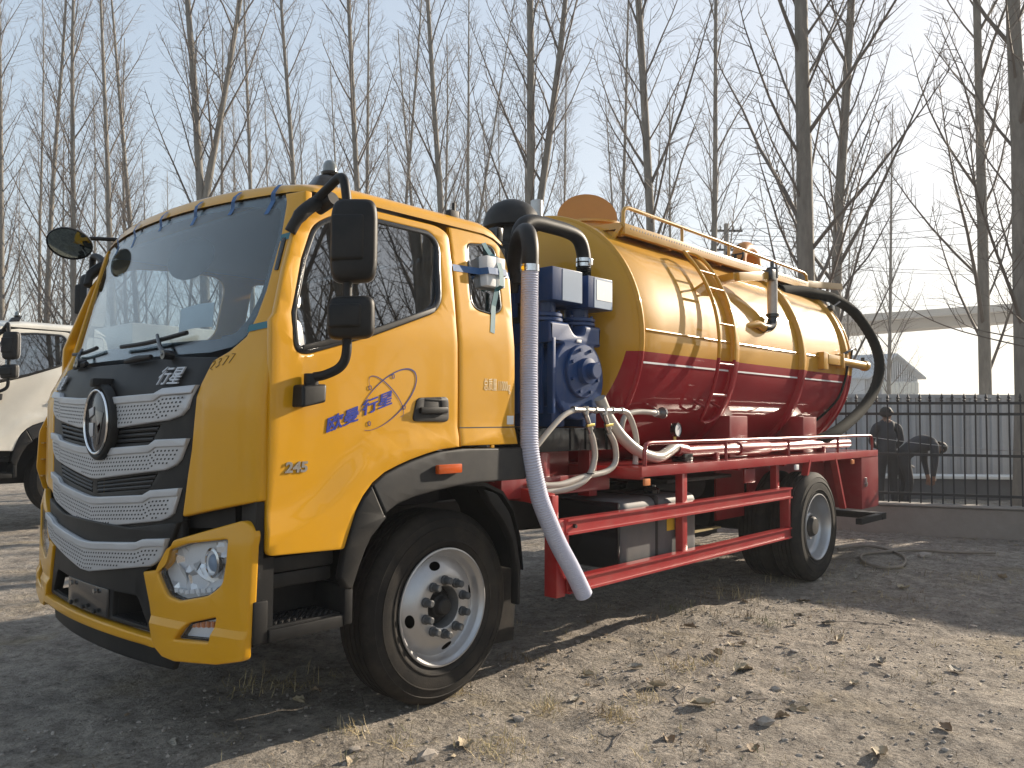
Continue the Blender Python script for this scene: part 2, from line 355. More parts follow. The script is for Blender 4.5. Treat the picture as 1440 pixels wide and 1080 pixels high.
bar = J(box((-.009, -.009, 0), (.009, .009, 1.38)), lathe([(.010, 1.375), (.020, 1.385), (.020, 1.40), (.008, 1.41), (.021, 1.43), (.001, 1.49)], (0, 0, 0), 'z', 8))
bme = bpy.data.meshes.new('bar'); bme.from_pydata(bar[0], [], bar[1]); bme.materials.append(iron)
s = -4.95
while s < 6.95:
    shared('bar', bme, Vector(fp(s, .40)), fence, (random.uniform(-.006, .006), random.uniform(-.006, .006), math.atan2(FD.y, FD.x))); s += .1325
# grey sheet hoarding beyond the fence
HA = at(1150, 17, 0); HB = at(1500, 16.7, 0); HD = (HB - HA).normalized(); HN = Vector((-HD.y, HD.x, 0))
sheet = mat('grey_sheet', (.36, .375, .40), .55, var=.10, scale=3, dirt=.3, dcol=(.25, .24, .22))
hoard = empty('sheet_hoarding', HA, 'grey corrugated sheet hoarding standing behind the iron fence', 'hoarding')
def corr(w, h, z0, amp=.022, pitch=.20, nn=8):
    V = []; F = []; n = int(w / pitch * nn)
    for i in range(n + 1):
        x = w * i / n; ph = (x / pitch) % 1; o = amp * (1 if ph < .5 else -1)
        for z in (z0, h): V.append((x, o, z))
    for i in range(n): F.append([2 * i, 2 * i + 2, 2 * i + 3, 2 * i + 1])
    return V, F
cg = corr(.98, 2.02, .42); cme = bpy.data.meshes.new('wall_panel'); cme.from_pydata(cg[0], [], cg[1]); cme.materials.append(sheet)
so_ = cme.copy()
ha = math.atan2(HD.y, HD.x)
for i in range(-6, 14):
    p = HA + HD * i; o = shared('wall_panel', cme, p, hoard, (0, 0, ha))
    md = o.modifiers.new('thick', 'SOLIDIFY'); md.thickness = .004
    mk('hoarding_post', obox(p + HN * .06 + Vector((0, 0, -.1)), p + HN * .06 + Vector((0, 0, 2.0)), .06, .06), iron, hoard, None)
mk('top_rail', obox(HA - HD * 6 + Vector((0, 0, 2.03)), HA + HD * 14 + Vector((0, 0, 2.03)), .07, .07), sheet, hoard, None)
lw = empty('low_slab_wall', HA - HN * 1.2, 'low slab wall with its sunlit top coloured white and its shaded side coloured dark below the sheet hoarding', 'wall')
mk('slab_body', obox(HA - HD * 6 - HN * .9 + Vector((0, 0, .15)), HA + HD * 14 - HN * .9 + Vector((0, 0, .15)), .5, .5), mat('shaded_slab_side', (.12, .12, .125), .85, var=.15, scale=3, bump=.2), lw, None)  # shade under the lit slab edge is put into this dark colour
mk('slab_top', bev(obox(HA - HD * 6 - HN * .9 + Vector((0, 0, .435)), HA + HD * 14 - HN * .9 + Vector((0, 0, .435)), .62, .06), .01), mat('sunlit_slab_top', (.74, .73, .70), .7, var=.08, scale=3, bump=.1), lw)  # sunlight on the slab edge is put into this white colour
# ------------------------------------------------------------------ far buildings
def quadbox(A, d, wd, dp, h0, h1):
    n = Vector((-d.y, d.x, 0)); P = [A, A + d * wd, A + d * wd + n * dp, A + n * dp]
    return [(p.x, p.y, h0) for p in P] + [(p.x, p.y, h1) for p in P], box((0, 0, 0), (1, 1, 1))[1]
wh = empty('warehouse', at(1245, 60, 0), 'pale metal warehouse with a gable end and window strip beyond the hoarding', 'warehouse')
wsheet = mat('warehouse_sheet', (.50, .52, .54), .5, var=.06, scale=.4); wroof = mat('warehouse_roof', (.42, .45, .48), .45, var=.06, scale=.4)
A = at(1216, 60, 0); B = at(1290, 60, 0); wd = (B - A).length; d = (B - A).normalized(); n_ = Vector((-d.y, d.x, 0)) * 1.0
if n_.dot(FWD) < 0: n_ = -n_
back = (n_ * .62 - d * .78).normalized() * 34
def wp(t, z, k=0): p = A + d * (t * wd) + back * k; return (p.x, p.y, z)
eave, ridge = 4.7, 6.35
strips_t = []
V = []; F = []
def addq(q):
    k = len(V); V.extend(q); F.append([k, k + 1, k + 2, k + 3])
nst = 24
for i in range(nst):   # ribbed gable end
    t0 = i / nst; t1 = (i + 1) / nst; tm = (t0 + t1) / 2
    hz = lambda t: eave + (ridge - eave) * (1 - abs(t - .5) * 2)
    addq([wp(t0, 0), wp(tm, 0, .0), wp(tm, hz(tm)), wp(t0, hz(t0))]); addq([wp(tm, 0, -.002), wp(t1, 0, -.002), wp(t1, hz(t1), -.002), wp(tm, hz(tm), -.002)])
addq([wp(0, 0), wp(0, 0, 1), wp(0, eave, 1), wp(0, eave)]); addq([wp(1, 0), wp(1, 0, 1), wp(1, eave, 1), wp(1, eave)])
mk('wall', (V, F), wsheet, wh, None, flip=False)
V2 = []
for a, b in ((-.04, .5), (.5, 1.04)):
    za = ridge if a == .5 else eave - .12; zb = ridge if b == .5 else eave - .12
    V2.append(([wp(a, za, -.015), wp(b, zb, -.015), wp(b, zb, 1.01), wp(a, za, 1.01), wp(a, za + .14, -.015), wp(b, zb + .14, -.015), wp(b, zb + .14, 1.01), wp(a, za + .14, 1.01)], box((0, 0, 0), (1, 1, 1))[1]))
mk('roof', J(*V2), wroof, wh, None)
wglass = mat('far_window', (.62, .62, .56), .25); wfr = mat('far_frame', (.60, .60, .58), .5)
for i in range(9):
    t0 = .27 + i * .078; fr = mk('window', obox(wp(t0, 3.95, -.006), wp(t0 + .066, 3.95, -.006), .08, .95), wfr, wh, None); mk('pane', obox(wp(t0 + .008, 3.95, -.0085), wp(t0 + .058, 3.95, -.0085), .05, .78), wglass, fr, None)
vi = empty('viaduct', at(1320, 95, 0), 'long concrete road viaduct crossing the sky above the warehouse roof', 'viaduct')
vcon = mat('viaduct_concrete', (.34, .32, .29), .8, var=.08, scale=.2)
va = at(1060, 88, None, 466); vb = at(1640, 97, None, 423); vd = (vb - va); vdn = vd.normalized()
mk('deck', bev(obox(va, vb, 9, .3), .04), vcon, vi, None); mk('girder', bev(obox(va - Vector((0, 0, .68)), vb - Vector((0, 0, .68)), 5, 1.05), .12), vcon, vi, None)
mk('parapet', obox(va + Vector((0, 0, .40)) - vdn.cross(Vector((0, 0, 1))) * 4.3, vb + Vector((0, 0, .40)) - vdn.cross(Vector((0, 0, 1))) * 4.3, .25, .5), vcon, vi, None)
mk('parapet', obox(va + Vector((0, 0, .40)) + vdn.cross(Vector((0, 0, 1))) * 4.3, vb + Vector((0, 0, .40)) + vdn.cross(Vector((0, 0, 1))) * 4.3, .25, .5), vcon, vi, None)
for t in (.06, .95):
    p = va + vd * t; mk('pier', bev(obox((p.x, p.y, -.2), (p.x, p.y, p.z - 1.22), 2.2, 1.8), .15), vcon, vi)
# unseen hut added just right of the view to cast shade across the yard
gh = empty('shade_hut', (12.2, -4.2, 0), 'small grey unseen hut added outside the right edge to shade the yard', 'shade_hut')
ghm = mat('shade_hut_render', (.42, .40, .37), .85, var=.1, bump=.2)
mk('wall', box((11.2, -6.4, -.1), (14, -1.75, 2.62)), ghm, gh, None); mk('roof', rbox((11.0, -6.6, 2.622), (14.2, -1.55, 2.8), .03), concrete, gh)
fw = mk('window', box((11.17, -4.6, .95), (11.199, -3.4, 1.95)), iron, gh, None); mk('pane', box((11.15, -4.5, 1.03), (11.168, -3.5, 1.87)), M['dglass'], fw, None)
# utility pole and wires
polec = mat('pole_concrete', (.20, .20, .19), .8, var=.1); wire = mat('wire', (.05, .05, .055), .6)
poles = []
for lab, u, D, hv in (('thin grey utility pole with small insulators behind the tanker walkway', 1023, 40, 318), ('grey utility pole just outside the right edge of the photo', 1660, 34, 300)):
    p = at(u, D, 0); h = 1.5 + (597 - hv) / 1146 * D
    r = empty('utility_pole', p, lab, 'utility pole'); poles.append((p, h))
    mk('pole_shaft', tube([p, p + Vector((0, 0, h))], [.17, .12], 10), polec, r)
    for k in range(2):
        zc = h - .35 - k * .95; a = p + Vector((0, 0, zc)); ar = RGT.copy(); ar.z = 0; ar.normalize()
        mk('crossarm', obox(a - ar * .8, a + ar * .8, .08, .1), iron, r, None)
        for e in (-.72, -.3, .35, .72): mk('insulator', lathe([(.02, 0), (.055, .03), (.03, .07), (.055, .10), (.03, .14), (.03, .2)], a + ar * e + Vector((0, 0, .05)), 'z', 8), polec, r)
def wires(p, q, sag, n=14, r=.012):
    P = []
    for i in range(n + 1):
        t = i / n; v = Vector(p).lerp(Vector(q), t); v.z -= sag * 4 * t * (1 - t); P.append(v)
    return tube(P, r, 5)
k = 0
for (u0, v0, D0, u1, v1, D1, sg) in ((1023, 322, 40, 1660, 235, 34, .7), (1023, 330, 40, 1660, 262, 34, .8), (1023, 336, 40, 1660, 274, 34, .8), (1023, 341, 40, 1660, 305, 34, .7), (1023, 352, 40, 1660, 360, 42, .9), (1023, 356, 40, 1660, 366, 42, .9), (1023, 420, 60, 1660, 395, 60, .6), (1023, 430, 60, 1660, 404, 60, .6)):
    lab = ['topmost overhead wire right of the utility pole', 'second overhead wire from the top', 'third overhead wire from the top', 'fourth overhead wire from the top', 'upper one of the close wire pair above the viaduct', 'lower one of the close wire pair above the viaduct', 'upper thin wire just above the viaduct deck', 'lower thin wire just above the viaduct deck'][k]; k += 1
    o = mk('overhead_wire', wires(at(u0, D0, None, v0), at(u1, D1, None, v1), sg), wire, None, 60); props(o, lab, 'wire', 'overhead wires on the right')
o = mk('slack_wire', wires(at(1228, 11.6, None, 615), at(1500, 11.9, None, 636), .05, r=.005), M['steel'], None, 60); props(o, 'thin pale wire strung in front of the two workers', 'wire')
# ------------------------------------------------------------------ trees
def bark_mat(nm, a, b_):
    m = mat(nm, a, .85, var=.28, scale=3.5, stretch=(3, 3, .7), bump=.6, bscale=24, dirt=.55, dcol=b_); return m
BARK = bark_mat('poplar_bark', (.205, .188, .162), (.10, .092, .08)); BARKD = bark_mat('dark_bark', (.105, .093, .078), (.05, .045, .04)); TWIG = mat('twig_bark', (.130, .108, .092), .8, var=.2, scale=2)
def tree_geo(seed, H=16, r0=.13, first=2.6, nb=44, fork=None, spread=1.0, tw=10):
    g = np.random.default_rng(seed); TV, TF, BV, BF = [], [], [], []
    def path(V, F, P, rr, n):
        P = np.asarray(P); k0 = len(V)
        t = np.gradient(P, axis=0); t /= np.linalg.norm(t, axis=1)[:, None] + 1e-9
        ref = np.array([.31, .87, .2]) if abs(t[0][2]) > .8 else np.array([0, 0, 1.])
        a = np.cross(t, ref); a /= np.linalg.norm(a, axis=1)[:, None] + 1e-9; b = np.cross(t, a)
        for i in range(len(P)):
            for k in range(n):
                w = 2 * math.pi * k / n; V.append(tuple(P[i] + (a[i] * math.cos(w) + b[i] * math.sin(w)) * rr[i]))
        for i in range(len(P) - 1):
            for k in range(n): F.append((k0 + i * n + k, k0 + i * n + (k + 1) % n, k0 + (i + 1) * n + (k + 1) % n, k0 + (i + 1) * n + k))
    def leader(p0, d0, L, ra, rb, n=11, sides=9, wob=.055):
        P = [np.array(p0, float)]; d = np.array(d0, float)
        for i in range(n - 1):
            d = d + g.normal(0, wob * .25, 3) * np.array([1, 1, 0]) + np.array([-P[-1][0] + p0[0] * 1, -P[-1][1] + p0[1] * 1, 0]) * .004; d /= np.linalg.norm(d); P.append(P[-1] + d * L / (n - 1))
        rr = np.linspace(ra, rb, n) * (1 + g.normal(0, .03, n)); rr[0] *= 1.25
        return np.array(P), rr
    def at_len(P, f):
        x = f * (len(P) - 1); i = min(int(x), len(P) - 2); return P[i] * (1 - (x - i)) + P[i + 1] * (x - i), (P[i + 1] - P[i]) / np.linalg.norm(P[i + 1] - P[i])
    leaders = []
    P, rr = leader((0, 0, 0), (0, 0, 1), H, r0, r0 * .16); path(TV, TF, P, rr, 10); leaders.append((P, rr, first / H))
    if fork:
        zf, ang, az, fr = fork; p, t = at_len(P, zf / H); dd = np.array([math.sin(ang) * math.cos(az), math.sin(ang) * math.sin(az), math.cos(ang)])
        Q, qr = leader(p, dd, (H - zf) * .95, r0 * fr, r0 * .1, 9); path(TV, TF, Q, qr, 8); leaders.append((Q, qr, .1))
    for (P, rr, f0) in leaders:
        m = nb if len(leaders) == 1 else int(nb * .65)
        az = g.uniform(0, 6.28)
        for i in range(m):
            f = f0 + (0.97 - f0) * ((i + g.uniform(0, .8)) / m) ** .92; p, t = at_len(P, f); az += 2.4 + g.normal(0, .5)
            big = g.random() < .28
            L = spread * (4.4 * (1 - f) ** .75 + .55) * g.uniform(.55, 1.05) * (1.25 if big else .85); an = R(g.uniform(24, 46)) * (1 - .2 * f)
            d = np.array([math.sin(an) * math.cos(az), math.sin(an) * math.sin(az), math.cos(an)]); n = 6; B = [p]; dd = d.copy()
            for k in range(n - 1):
                dd = dd + np.array([0, 0, .075]) + g.normal(0, .055, 3); dd /= np.linalg.norm(dd); B.append(B[-1] + dd * L / (n - 1))
            rb = min(np.interp(f * (len(rr) - 1), range(len(rr)), rr) * (.44 if big else .27), .008 + L * .0075); B = np.array(B)
            path(BV, BF, B, np.linspace(rb, .0055, n), 5 if big else 4)
            nt = int(tw * (.5 + L * .34))
            for j in range(nt):
                fj = .18 + .82 * (j + g.random()) / nt; q, tq = at_len(B, min(fj, .995)); side = g.normal(0, 1, 3); side -= tq * side.dot(tq); side /= np.linalg.norm(side) + 1e-9
                l2 = (.34 + .95 * (1 - fj) * min(1, L / 2.5)) * g.uniform(.6, 1.3); d2 = tq * .62 + side * .78 + np.array([0, 0, .12]); d2 /= np.linalg.norm(d2)
                q1 = q + d2 * l2 * .5; d3 = d2 + np.array([0, 0, .22]) + g.normal(0, .12, 3); d3 /= np.linalg.norm(d3); q2 = q1 + d3 * l2 * .5
                path(BV, BF, [q, q1, q2], [max(rb * .30, .0052), .0044, .0030], 3)
                for kk in range(2):
                    s0 = q1 if kk < 1 else (q + (q1 - q) * .55 if kk == 1 else q1 + (q2 - q1) * .45); d4 = d3 + g.normal(0, .55, 3); d4 /= np.linalg.norm(d4)
                    path(BV, BF, [s0, s0 + d4 * l2 * g.uniform(.2, .45)], [.0038, .0024], 3)
    return (TV, TF), (BV, BF)
PROTO = {}
def proto(key, **k):
    if key not in PROTO:
        t, c = tree_geo(**k); a = bpy.data.meshes.new('trunk'); a.from_pydata(t[0], [], t[1]); a.shade_smooth(); b = bpy.data.meshes.new('crown'); b.from_pydata(c[0], [], c[1]); b.shade_smooth(); PROTO[key] = (a, b)
        a.materials.append(BARK); b.materials.append(TWIG)
    return PROTO[key]
def tree(p, key, sc=1, rz=0, lean=(0, 0), label=None, group=None, name='bare_tree', dark=False):
    a, b = PROTO[key]
    r = empty(name, p, label, 'tree', group); r.rotation_euler = (lean[0], lean[1], rz); r.scale = (sc, sc, sc)
    for nm, me in (('trunk', a), ('crown', b)):
        o = bpy.data.objects.new(nm, me); COL.objects.link(o); o.parent = r
    return r
def tree_img(u600, u0, D, key, sc, label, rz=0, group='bare poplars in the row behind the fence'):
    """stand a tree at a bearing and distance from where the photo was taken; lean sideways in the picture plane"""
    p = at(u600, D, -.05); exp = -(u600 - 720) * 600 / 26780 - 3.2; ln = math.atan(((u0 - u600) - exp) / 600)
    a = Vector((RGT.x, RGT.y, 0)).normalized(); ax = Vector((-a.y, a.x, 0))
    r = tree(p, key, sc, 0, label=label, group=group); r.rotation_mode = 'QUATERNION'; r.rotation_quaternion = Matrix.Rotation(ln, 4, ax).to_quaternion() @ Matrix.Rotation(rz, 4, 'Z').to_quaternion(); return r
proto('a', seed=11, H=22, nb=64, first=2.0, r0=.145); proto('b', seed=23, H=23, nb=66, r0=.14, first=1.8); proto('c', seed=37, H=21, first=2.4, nb=58, r0=.14); proto('d', seed=58, H=22, first=1.6, spread=.95, nb=64, r0=.135)
proto('fork1', seed=71, H=22, nb=70, first=2.0, fork=(7.2, R(13), R(-48), .62), r0=.16); proto('fork2', seed=88, H=22, nb=70, first=2.0, fork=(5.4, R(9), R(-50), .7), r0=.155)
proto('big', seed=93, H=20, r0=.165, first=2.6, spread=1.0, nb=50, tw=11); proto('thin', seed=104, H=20, r0=.095, nb=52, first=1.8, spread=.85); proto('open', seed=117, H=19, r0=.145, first=2.4, nb=40, spread=1.15, tw=11)
TR = [(4, 4, 33, 'b', 1, 'bare poplar at the left edge of the photo above the white truck'), (60, 67, 31, 'd', 1, 'bare poplar second from the left edge above the white truck roof'), (112, 80, 30, 'a', 1, 'left leaning bare poplar behind the oval mirror'),
      (163, 145, 30, 'c', 1, 'bare poplar rising just right of the oval mirror'), (206, 170, 32, 'b', .95, 'slim bare poplar above the left corner of the yellow cab roof'), (303, 267, 23, 'fork1', 1, 'forked bare poplar splitting low above the middle of the cab roof'),
      (432, 400, 28, 'd', 1, 'bare poplar just left of the roof beacon'), (520, 492, 26, 'a', 1, 'bare poplar just right of the roof beacon'), (635, 610, 26, 'b', 1, 'straight bare poplar above the rear of the yellow cab'),
      (548, 592, 32, 'thin', 1.05, 'thin bare poplar leaning right above the cab door'), (632, 688, 34, 'thin', 1, 'thin dark bare poplar leaning right behind the cab rear corner'), (748, 732, 21, 'fork2', 1, 'twin stemmed bare poplar directly above the air intake hood'),
      (858, 896, 30, 'thin', 1.1, 'slim bare poplar leaning right behind the open tank lid'), (923, 907, 19, 'c', 1, 'thick dark bare poplar behind the front of the tank walkway'), (996, 1016, 27, 'd', 1, 'bare poplar behind the middle of the tank handrail'),
      (1144, 1130, 13.6, 'big', 1, 'thickest bare poplar with wide limbs behind the rear of the tank'), (1163, 1178, 18.5, 'a', 1, 'bare poplar close to the right of the thickest trunk'), (1388, 1356, 18, 'open', 1, 'bare poplar behind the iron fence near the right edge of the photo'),
      (1441, 1431, 12.2, 'big', .95, 'bare poplar at the far right edge beside the fence pillar')]
for i, (a, b, D, k, sc, lab) in enumerate(TR): edge_tree = tree_img(a, b, D, k, sc, lab, rz=(0 if 'fork' in k else i * 1.7 + (1.9 if k == 'big' else 0)))
bpy.context.view_layer.update(); mi_ = edge_tree.matrix_world.inverted()
for P_ in (((1441, 487), (1400, 478), (1340, 462), (1290, 440), (1255, 412), (1238, 396)), ((1441, 476), (1405, 470), (1370, 462), (1345, 448), (1330, 420)), ((1441, 455), (1415, 430), (1400, 400), (1393, 372))):
    q_ = [mi_ @ at(u, 12.0 - .12 * i, None, v) for i, (u, v) in enumerate(P_)]; q_ = smooth(q_, 4); g_ = tube(q_, list(np.linspace(.012, .004, len(q_))), 6)
    for k_ in (7, 10, 13):
        if k_ < len(q_) - 1: g_ = J(g_, tube([q_[k_], q_[k_] + Vector((.1, .05, .22)), q_[k_] + Vector((.12, .1, .42))], [.005, .0035, .0025], 4))
    me_ = bpy.data.meshes.new('low_branch'); me_.from_pydata([tuple(v) for v in g_[0]], [], g_[1]); me_.materials.append(TWIG); o_ = bpy.data.objects.new('low_branch', me_); COL.objects.link(o_); o_.parent = edge_tree
# deeper rows, alike and half hidden by the front row
for i in range(38):
    u = -150 + i * 25.5 + random.uniform(-9, 9); D = random.uniform(34, 66)
    tree_img(u, u + random.uniform(-22, 18), D, random.choice(['a', 'b', 'c', 'd', 'thin', 'thin']), random.uniform(.85, 1.05), 'distant bare poplar among the deeper rows behind the trucks', random.uniform(0, 6), 'bare poplars in the deeper rows')
for i in range(7):
    u = 800 + i * 78 + random.uniform(-25, 25); tree_img(u, u + random.uniform(-20, 10), random.uniform(34, 50), random.choice(['thin', 'c', 'thin']), random.uniform(.8, .95), 'distant slender poplar behind the tank', random.uniform(0, 6), 'distant slender poplars')
# trees across the yard behind the photographer (seen mirrored in the cab windows)
for i, (x, y) in enumerate([(-3.5, -10), (1.5, -9.5), (4.6, -7.6), (5.6, -10.2), (7.2, -8.4), (8.4, -11.5), (10.2, -9.2), (12.0, -12.5), (13.5, -10.0), (9.5, -15), (6.5, -14), (15.5, -14), (12.5, -17), (17, -18), (4, -16), (19, -13.5), (21, -17), (-1, -14)]):
    tree((x, y, 0), ['big', 'a', 'open', 'b', 'fork2', 'd'][i % 6], 1, i * 2.1, (random.uniform(-.07, .07), random.uniform(-.07, .07)), 'bare poplar across the yard mirrored in the cab windows', 'bare poplars mirrored in the windows')
# ------------------------------------------------------------------ cab surfaces (x back along the truck, y away from the photographer, z up)
YC = 1.08
ZZ = [0, 1.62, 1.74, 1.87, 2.6, 2.66]; XX = [-1.385, -1.385, -1.335, -1.27, -1.07, -.95]
def ys(z): return -.12 + .09 * max(0, (z - 1.9) / .6) ** 1.3
def Fx(y, z): return float(np.interp(z, ZZ, XX)) + .1275 * (y - YC) ** 2
def SN(u, v, w): return (u, ys(v) - w, v)
def SFar(u, v, w): return (u, 2 * YC - ys(v) + w, v)
def FR(pr=0):
    return lambda u, v, w: (Fx(u, v) - pr - w, u, v)
def fy(P, side=1): return [(YC - side * p[0],) + tuple(p[1:]) for p in P]
def mirror(P): return P + [(-a,) + tuple(r) for a, *r in P[::-1]]
CU = rng(-.2, 2.4, .08)
def build_wheel(root, cx, yo, cz, sgn=-1, full=True, name='wheel', steer=False):
    """yo = outer sidewall plane; sgn -1 faces the photographer"""
    ax = lambda o: -sgn * o
    wd = .285; R0 = .512
    prof = [(.300, ax(.040)), (.318, ax(.014)), (.345, ax(.004)), (.347, ax(-.001)), (.353, ax(-.001)), (.355, ax(.003)), (.395, ax(0)), (.418, ax(.002)), (.420, ax(-.002)), (.425, ax(-.002)), (.427, ax(.003)), (.440, ax(.006)), (.462, ax(.012)), (.466, ax(.009)), (.472, ax(.014)), (.488, ax(.024)), (.500, ax(.036)), (.5105, ax(.050))]
    for k in range(4):
        o = .075 + k * .038; prof += [(.512, ax(o - .012)), (.512, ax(o - .004)), (.500, ax(o - .002)), (.500, ax(o + .006)), (.512, ax(o + .008))]
    prof += [(.5105, ax(wd - .05)), (.488, ax(wd - .024)), (.44, ax(wd - .006)), (.345, ax(wd)), (.300, ax(wd - .04))]
    ty = lathe(prof, (cx, yo, cz), 'y', 72, cap=False)
    V = [tuple(v) for v in ty[0]]; V = [(x, y, max(z, .0 + (0.004 if abs(x - cx) < .09 else 0))) if False else (x, y, z) for x, y, z in V]
    # rim disc with oval hand holes
    rp = [(.312, ax(.012)), (.311, ax(.004)), (.303, ax(.002)), (.298, ax(.012)), (.287, ax(.020)), (.280, ax(.034)), (.272, ax(.058)), (.262, ax(.066)), (.252, ax(.058)), (.240, ax(.048)), (.224, ax(.036)), (.206, ax(.024)), (.190, ax(.016)), (.172, ax(.011)), (.150, ax(.010)), (.122, ax(.010)), (.112, ax(.014)), (.108, ax(.05)), (.106, ax(.10))]
    if not full: rp = [(.312, ax(.012)), (.311, ax(.004)), (.303, ax(.002)), (.297, ax(.012)), (.291, ax(.03)), (.286, ax(.085)), (.276, ax(.118)), (.255, ax(.132)), (.20, ax(.138)), (.13, ax(.140)), (.128, ax(.085)), (.118, ax(.075)), (.10, ax(.078))]
    n = 144; rp2 = []
    for a, b in zip(rp, rp[1:]):
        m_ = max(1, int(abs(a[0] - b[0]) / .0065)); rp2 += [(a[0] + (b[0] - a[0]) * k / m_, a[1] + (b[1] - a[1]) * k / m_) for k in range(m_)]
    rp2.append(rp[-1]); rv, rf = lathe(rp2, (cx, yo, cz), 'y', n, cap=False); rv = [tuple(v) for v in rv]
    holes = [R(a) for a in (12, 102, 192, 282)] if full else []
    prof_y = sorted([(r_, o_) for r_, o_ in rp if .17 <= r_ <= .262])
    def loc(p):
        dx = p[0] - cx; dz = p[2] - cz; r = math.hypot(dx, dz); a = math.atan2(dz, dx)
        for h in holes:
            da = (a - h + math.pi) % (2 * math.pi) - math.pi; q = ((r - .222) / .021, da * .222 / .036)
            if math.hypot(*q) < 1.5: return h, q
        return None
    keep = []; cut_v = set(); keep_v = set()
    for f in rf:
        L_ = loc(np.mean([rv[i] for i in f], 0))
        if L_ and math.hypot(*L_[1]) < 1 and sgn != 0: cut_v.update(f)
        else: keep.append(f); keep_v.update(f)
    for i in cut_v & keep_v:
        L_ = loc(rv[i])
        if L_ and rv[i][1] is not None:
            h, q = L_; k = 1 / math.hypot(*q); r = .222 + q[0] * k * .021; a = h + q[1] * k * .036 / .222
            rv[i] = (cx + r * math.cos(a), yo + float(np.interp(r, [p[0] for p in prof_y], [p[1] for p in prof_y])), cz + r * math.sin(a))
    wheel = mk(name, (rv, keep), M['rim'], root, 40)
    ang0 = R(6) if steer else 0
    mk('tyre', (V, ty[1]), M['rubber'], wheel, 40)
    if full: mk('rim_well', lathe([(.305, ax(.03)), (.285, ax(.09)), (.262, ax(.16)), (.10, ax(.17)), (.001, ax(.17))], (cx, yo, cz), 'y', 40, cap=False), M['dark'], wheel)
    if full:
        mk('hub', bev(lathe([(.001, ax(-.006)), (.036, ax(-.004)), (.046, ax(.004)), (.050, ax(.03)), (.062, ax(.036)), (.066, ax(.06)), (.094, ax(.066)), (.098, ax(.11))], (cx, yo, cz), 'y', 28, cap=False), .002, 1, 40), M['dark'], wheel)
        nut = lathe([(.001, ax(-.046)), (.013, ax(-.046)), (.019, ax(-.040)), (.0205, ax(-.006)), (.026, ax(-.002)), (.026, ax(.012))], (0, 0, 0), 'y', 12, cap=False)
        nme = bpy.data.meshes.new('wheel_nut'); nme.from_pydata([tuple(v) for v in nut[0]], [], nut[1]); nme.materials.append(M['nut']); nme.shade_smooth(); nme.set_sharp_from_angle(angle=R(40))
        for k in range(10):
            a = R(18 + k * 36); shared('wheel_nut', nme, Vector((cx + .141 * math.cos(a), yo, cz + .141 * math.sin(a))) + OFF, wheel)
    else:
        mk('hub', lathe([(.001, ax(.03)), (.075, ax(.034)), (.09, ax(.05)), (.10, ax(.11))], (cx, yo, cz), 'y', 24, cap=False), M['dark'], wheel)
    return wheel
DOORWIN = [(-1.035, 1.80, .05), (-.97, 1.79, .03), (-.61, 1.90, .0), (-.19, 2.055, .06), (-.14, 2.12, .03), (-.105, 2.44, .05), (-.17, 2.495, .04), (-.50, 2.495, .0), (-.77, 2.47, .07), (-.90, 2.39, .05), (-.975, 2.22, .0), (-1.045, 1.97, .0)]
REARWIN = [(.10, 2.475, .04), (.30, 2.50, .05), (.335, 2.46, .03), (.325, 2.12, .03), (.25, 2.085, .04), (.115, 2.10, .04), (.075, 2.14, .03)]
def flatpane(u, v, w): return (u, ys(1.8) + (v - 1.8) / .68 * (ys(2.48) - ys(1.8)) + .006 - w, v)
def crease_z(x): return float(np.interp(x, [-1.16, -1.0, -.86, -.71, -.55, -.36, -.04, .45], [1.10, 1.12, 1.20, 1.35, 1.42, 1.455, 1.465, 1.468]))
def side_map(far=False):
    def f(u, v, w):
        e = crease_z(u) - v; e = max(0, min(1, e / .07)); e = e * e * (3 - 2 * e)
        bl = .012 * math.exp(-((v - 1.55) / .5) ** 2)    # gentle belly of the door skin
        y = ys(v) - w - (.016 * e + bl)
        return (u, 2 * YC - y if far else y, v)
    return f
ARCH_OUT = [(.485, 1.355), (-.02, 1.357), (-.18, 1.345), (-.28, 1.325), (-.38, 1.30), (-.46, 1.275), (-.54, 1.245), (-.61, 1.20), (-.665, 1.14), (-.70, 1.08), (-.73, 1.0), (-.76, .915)]
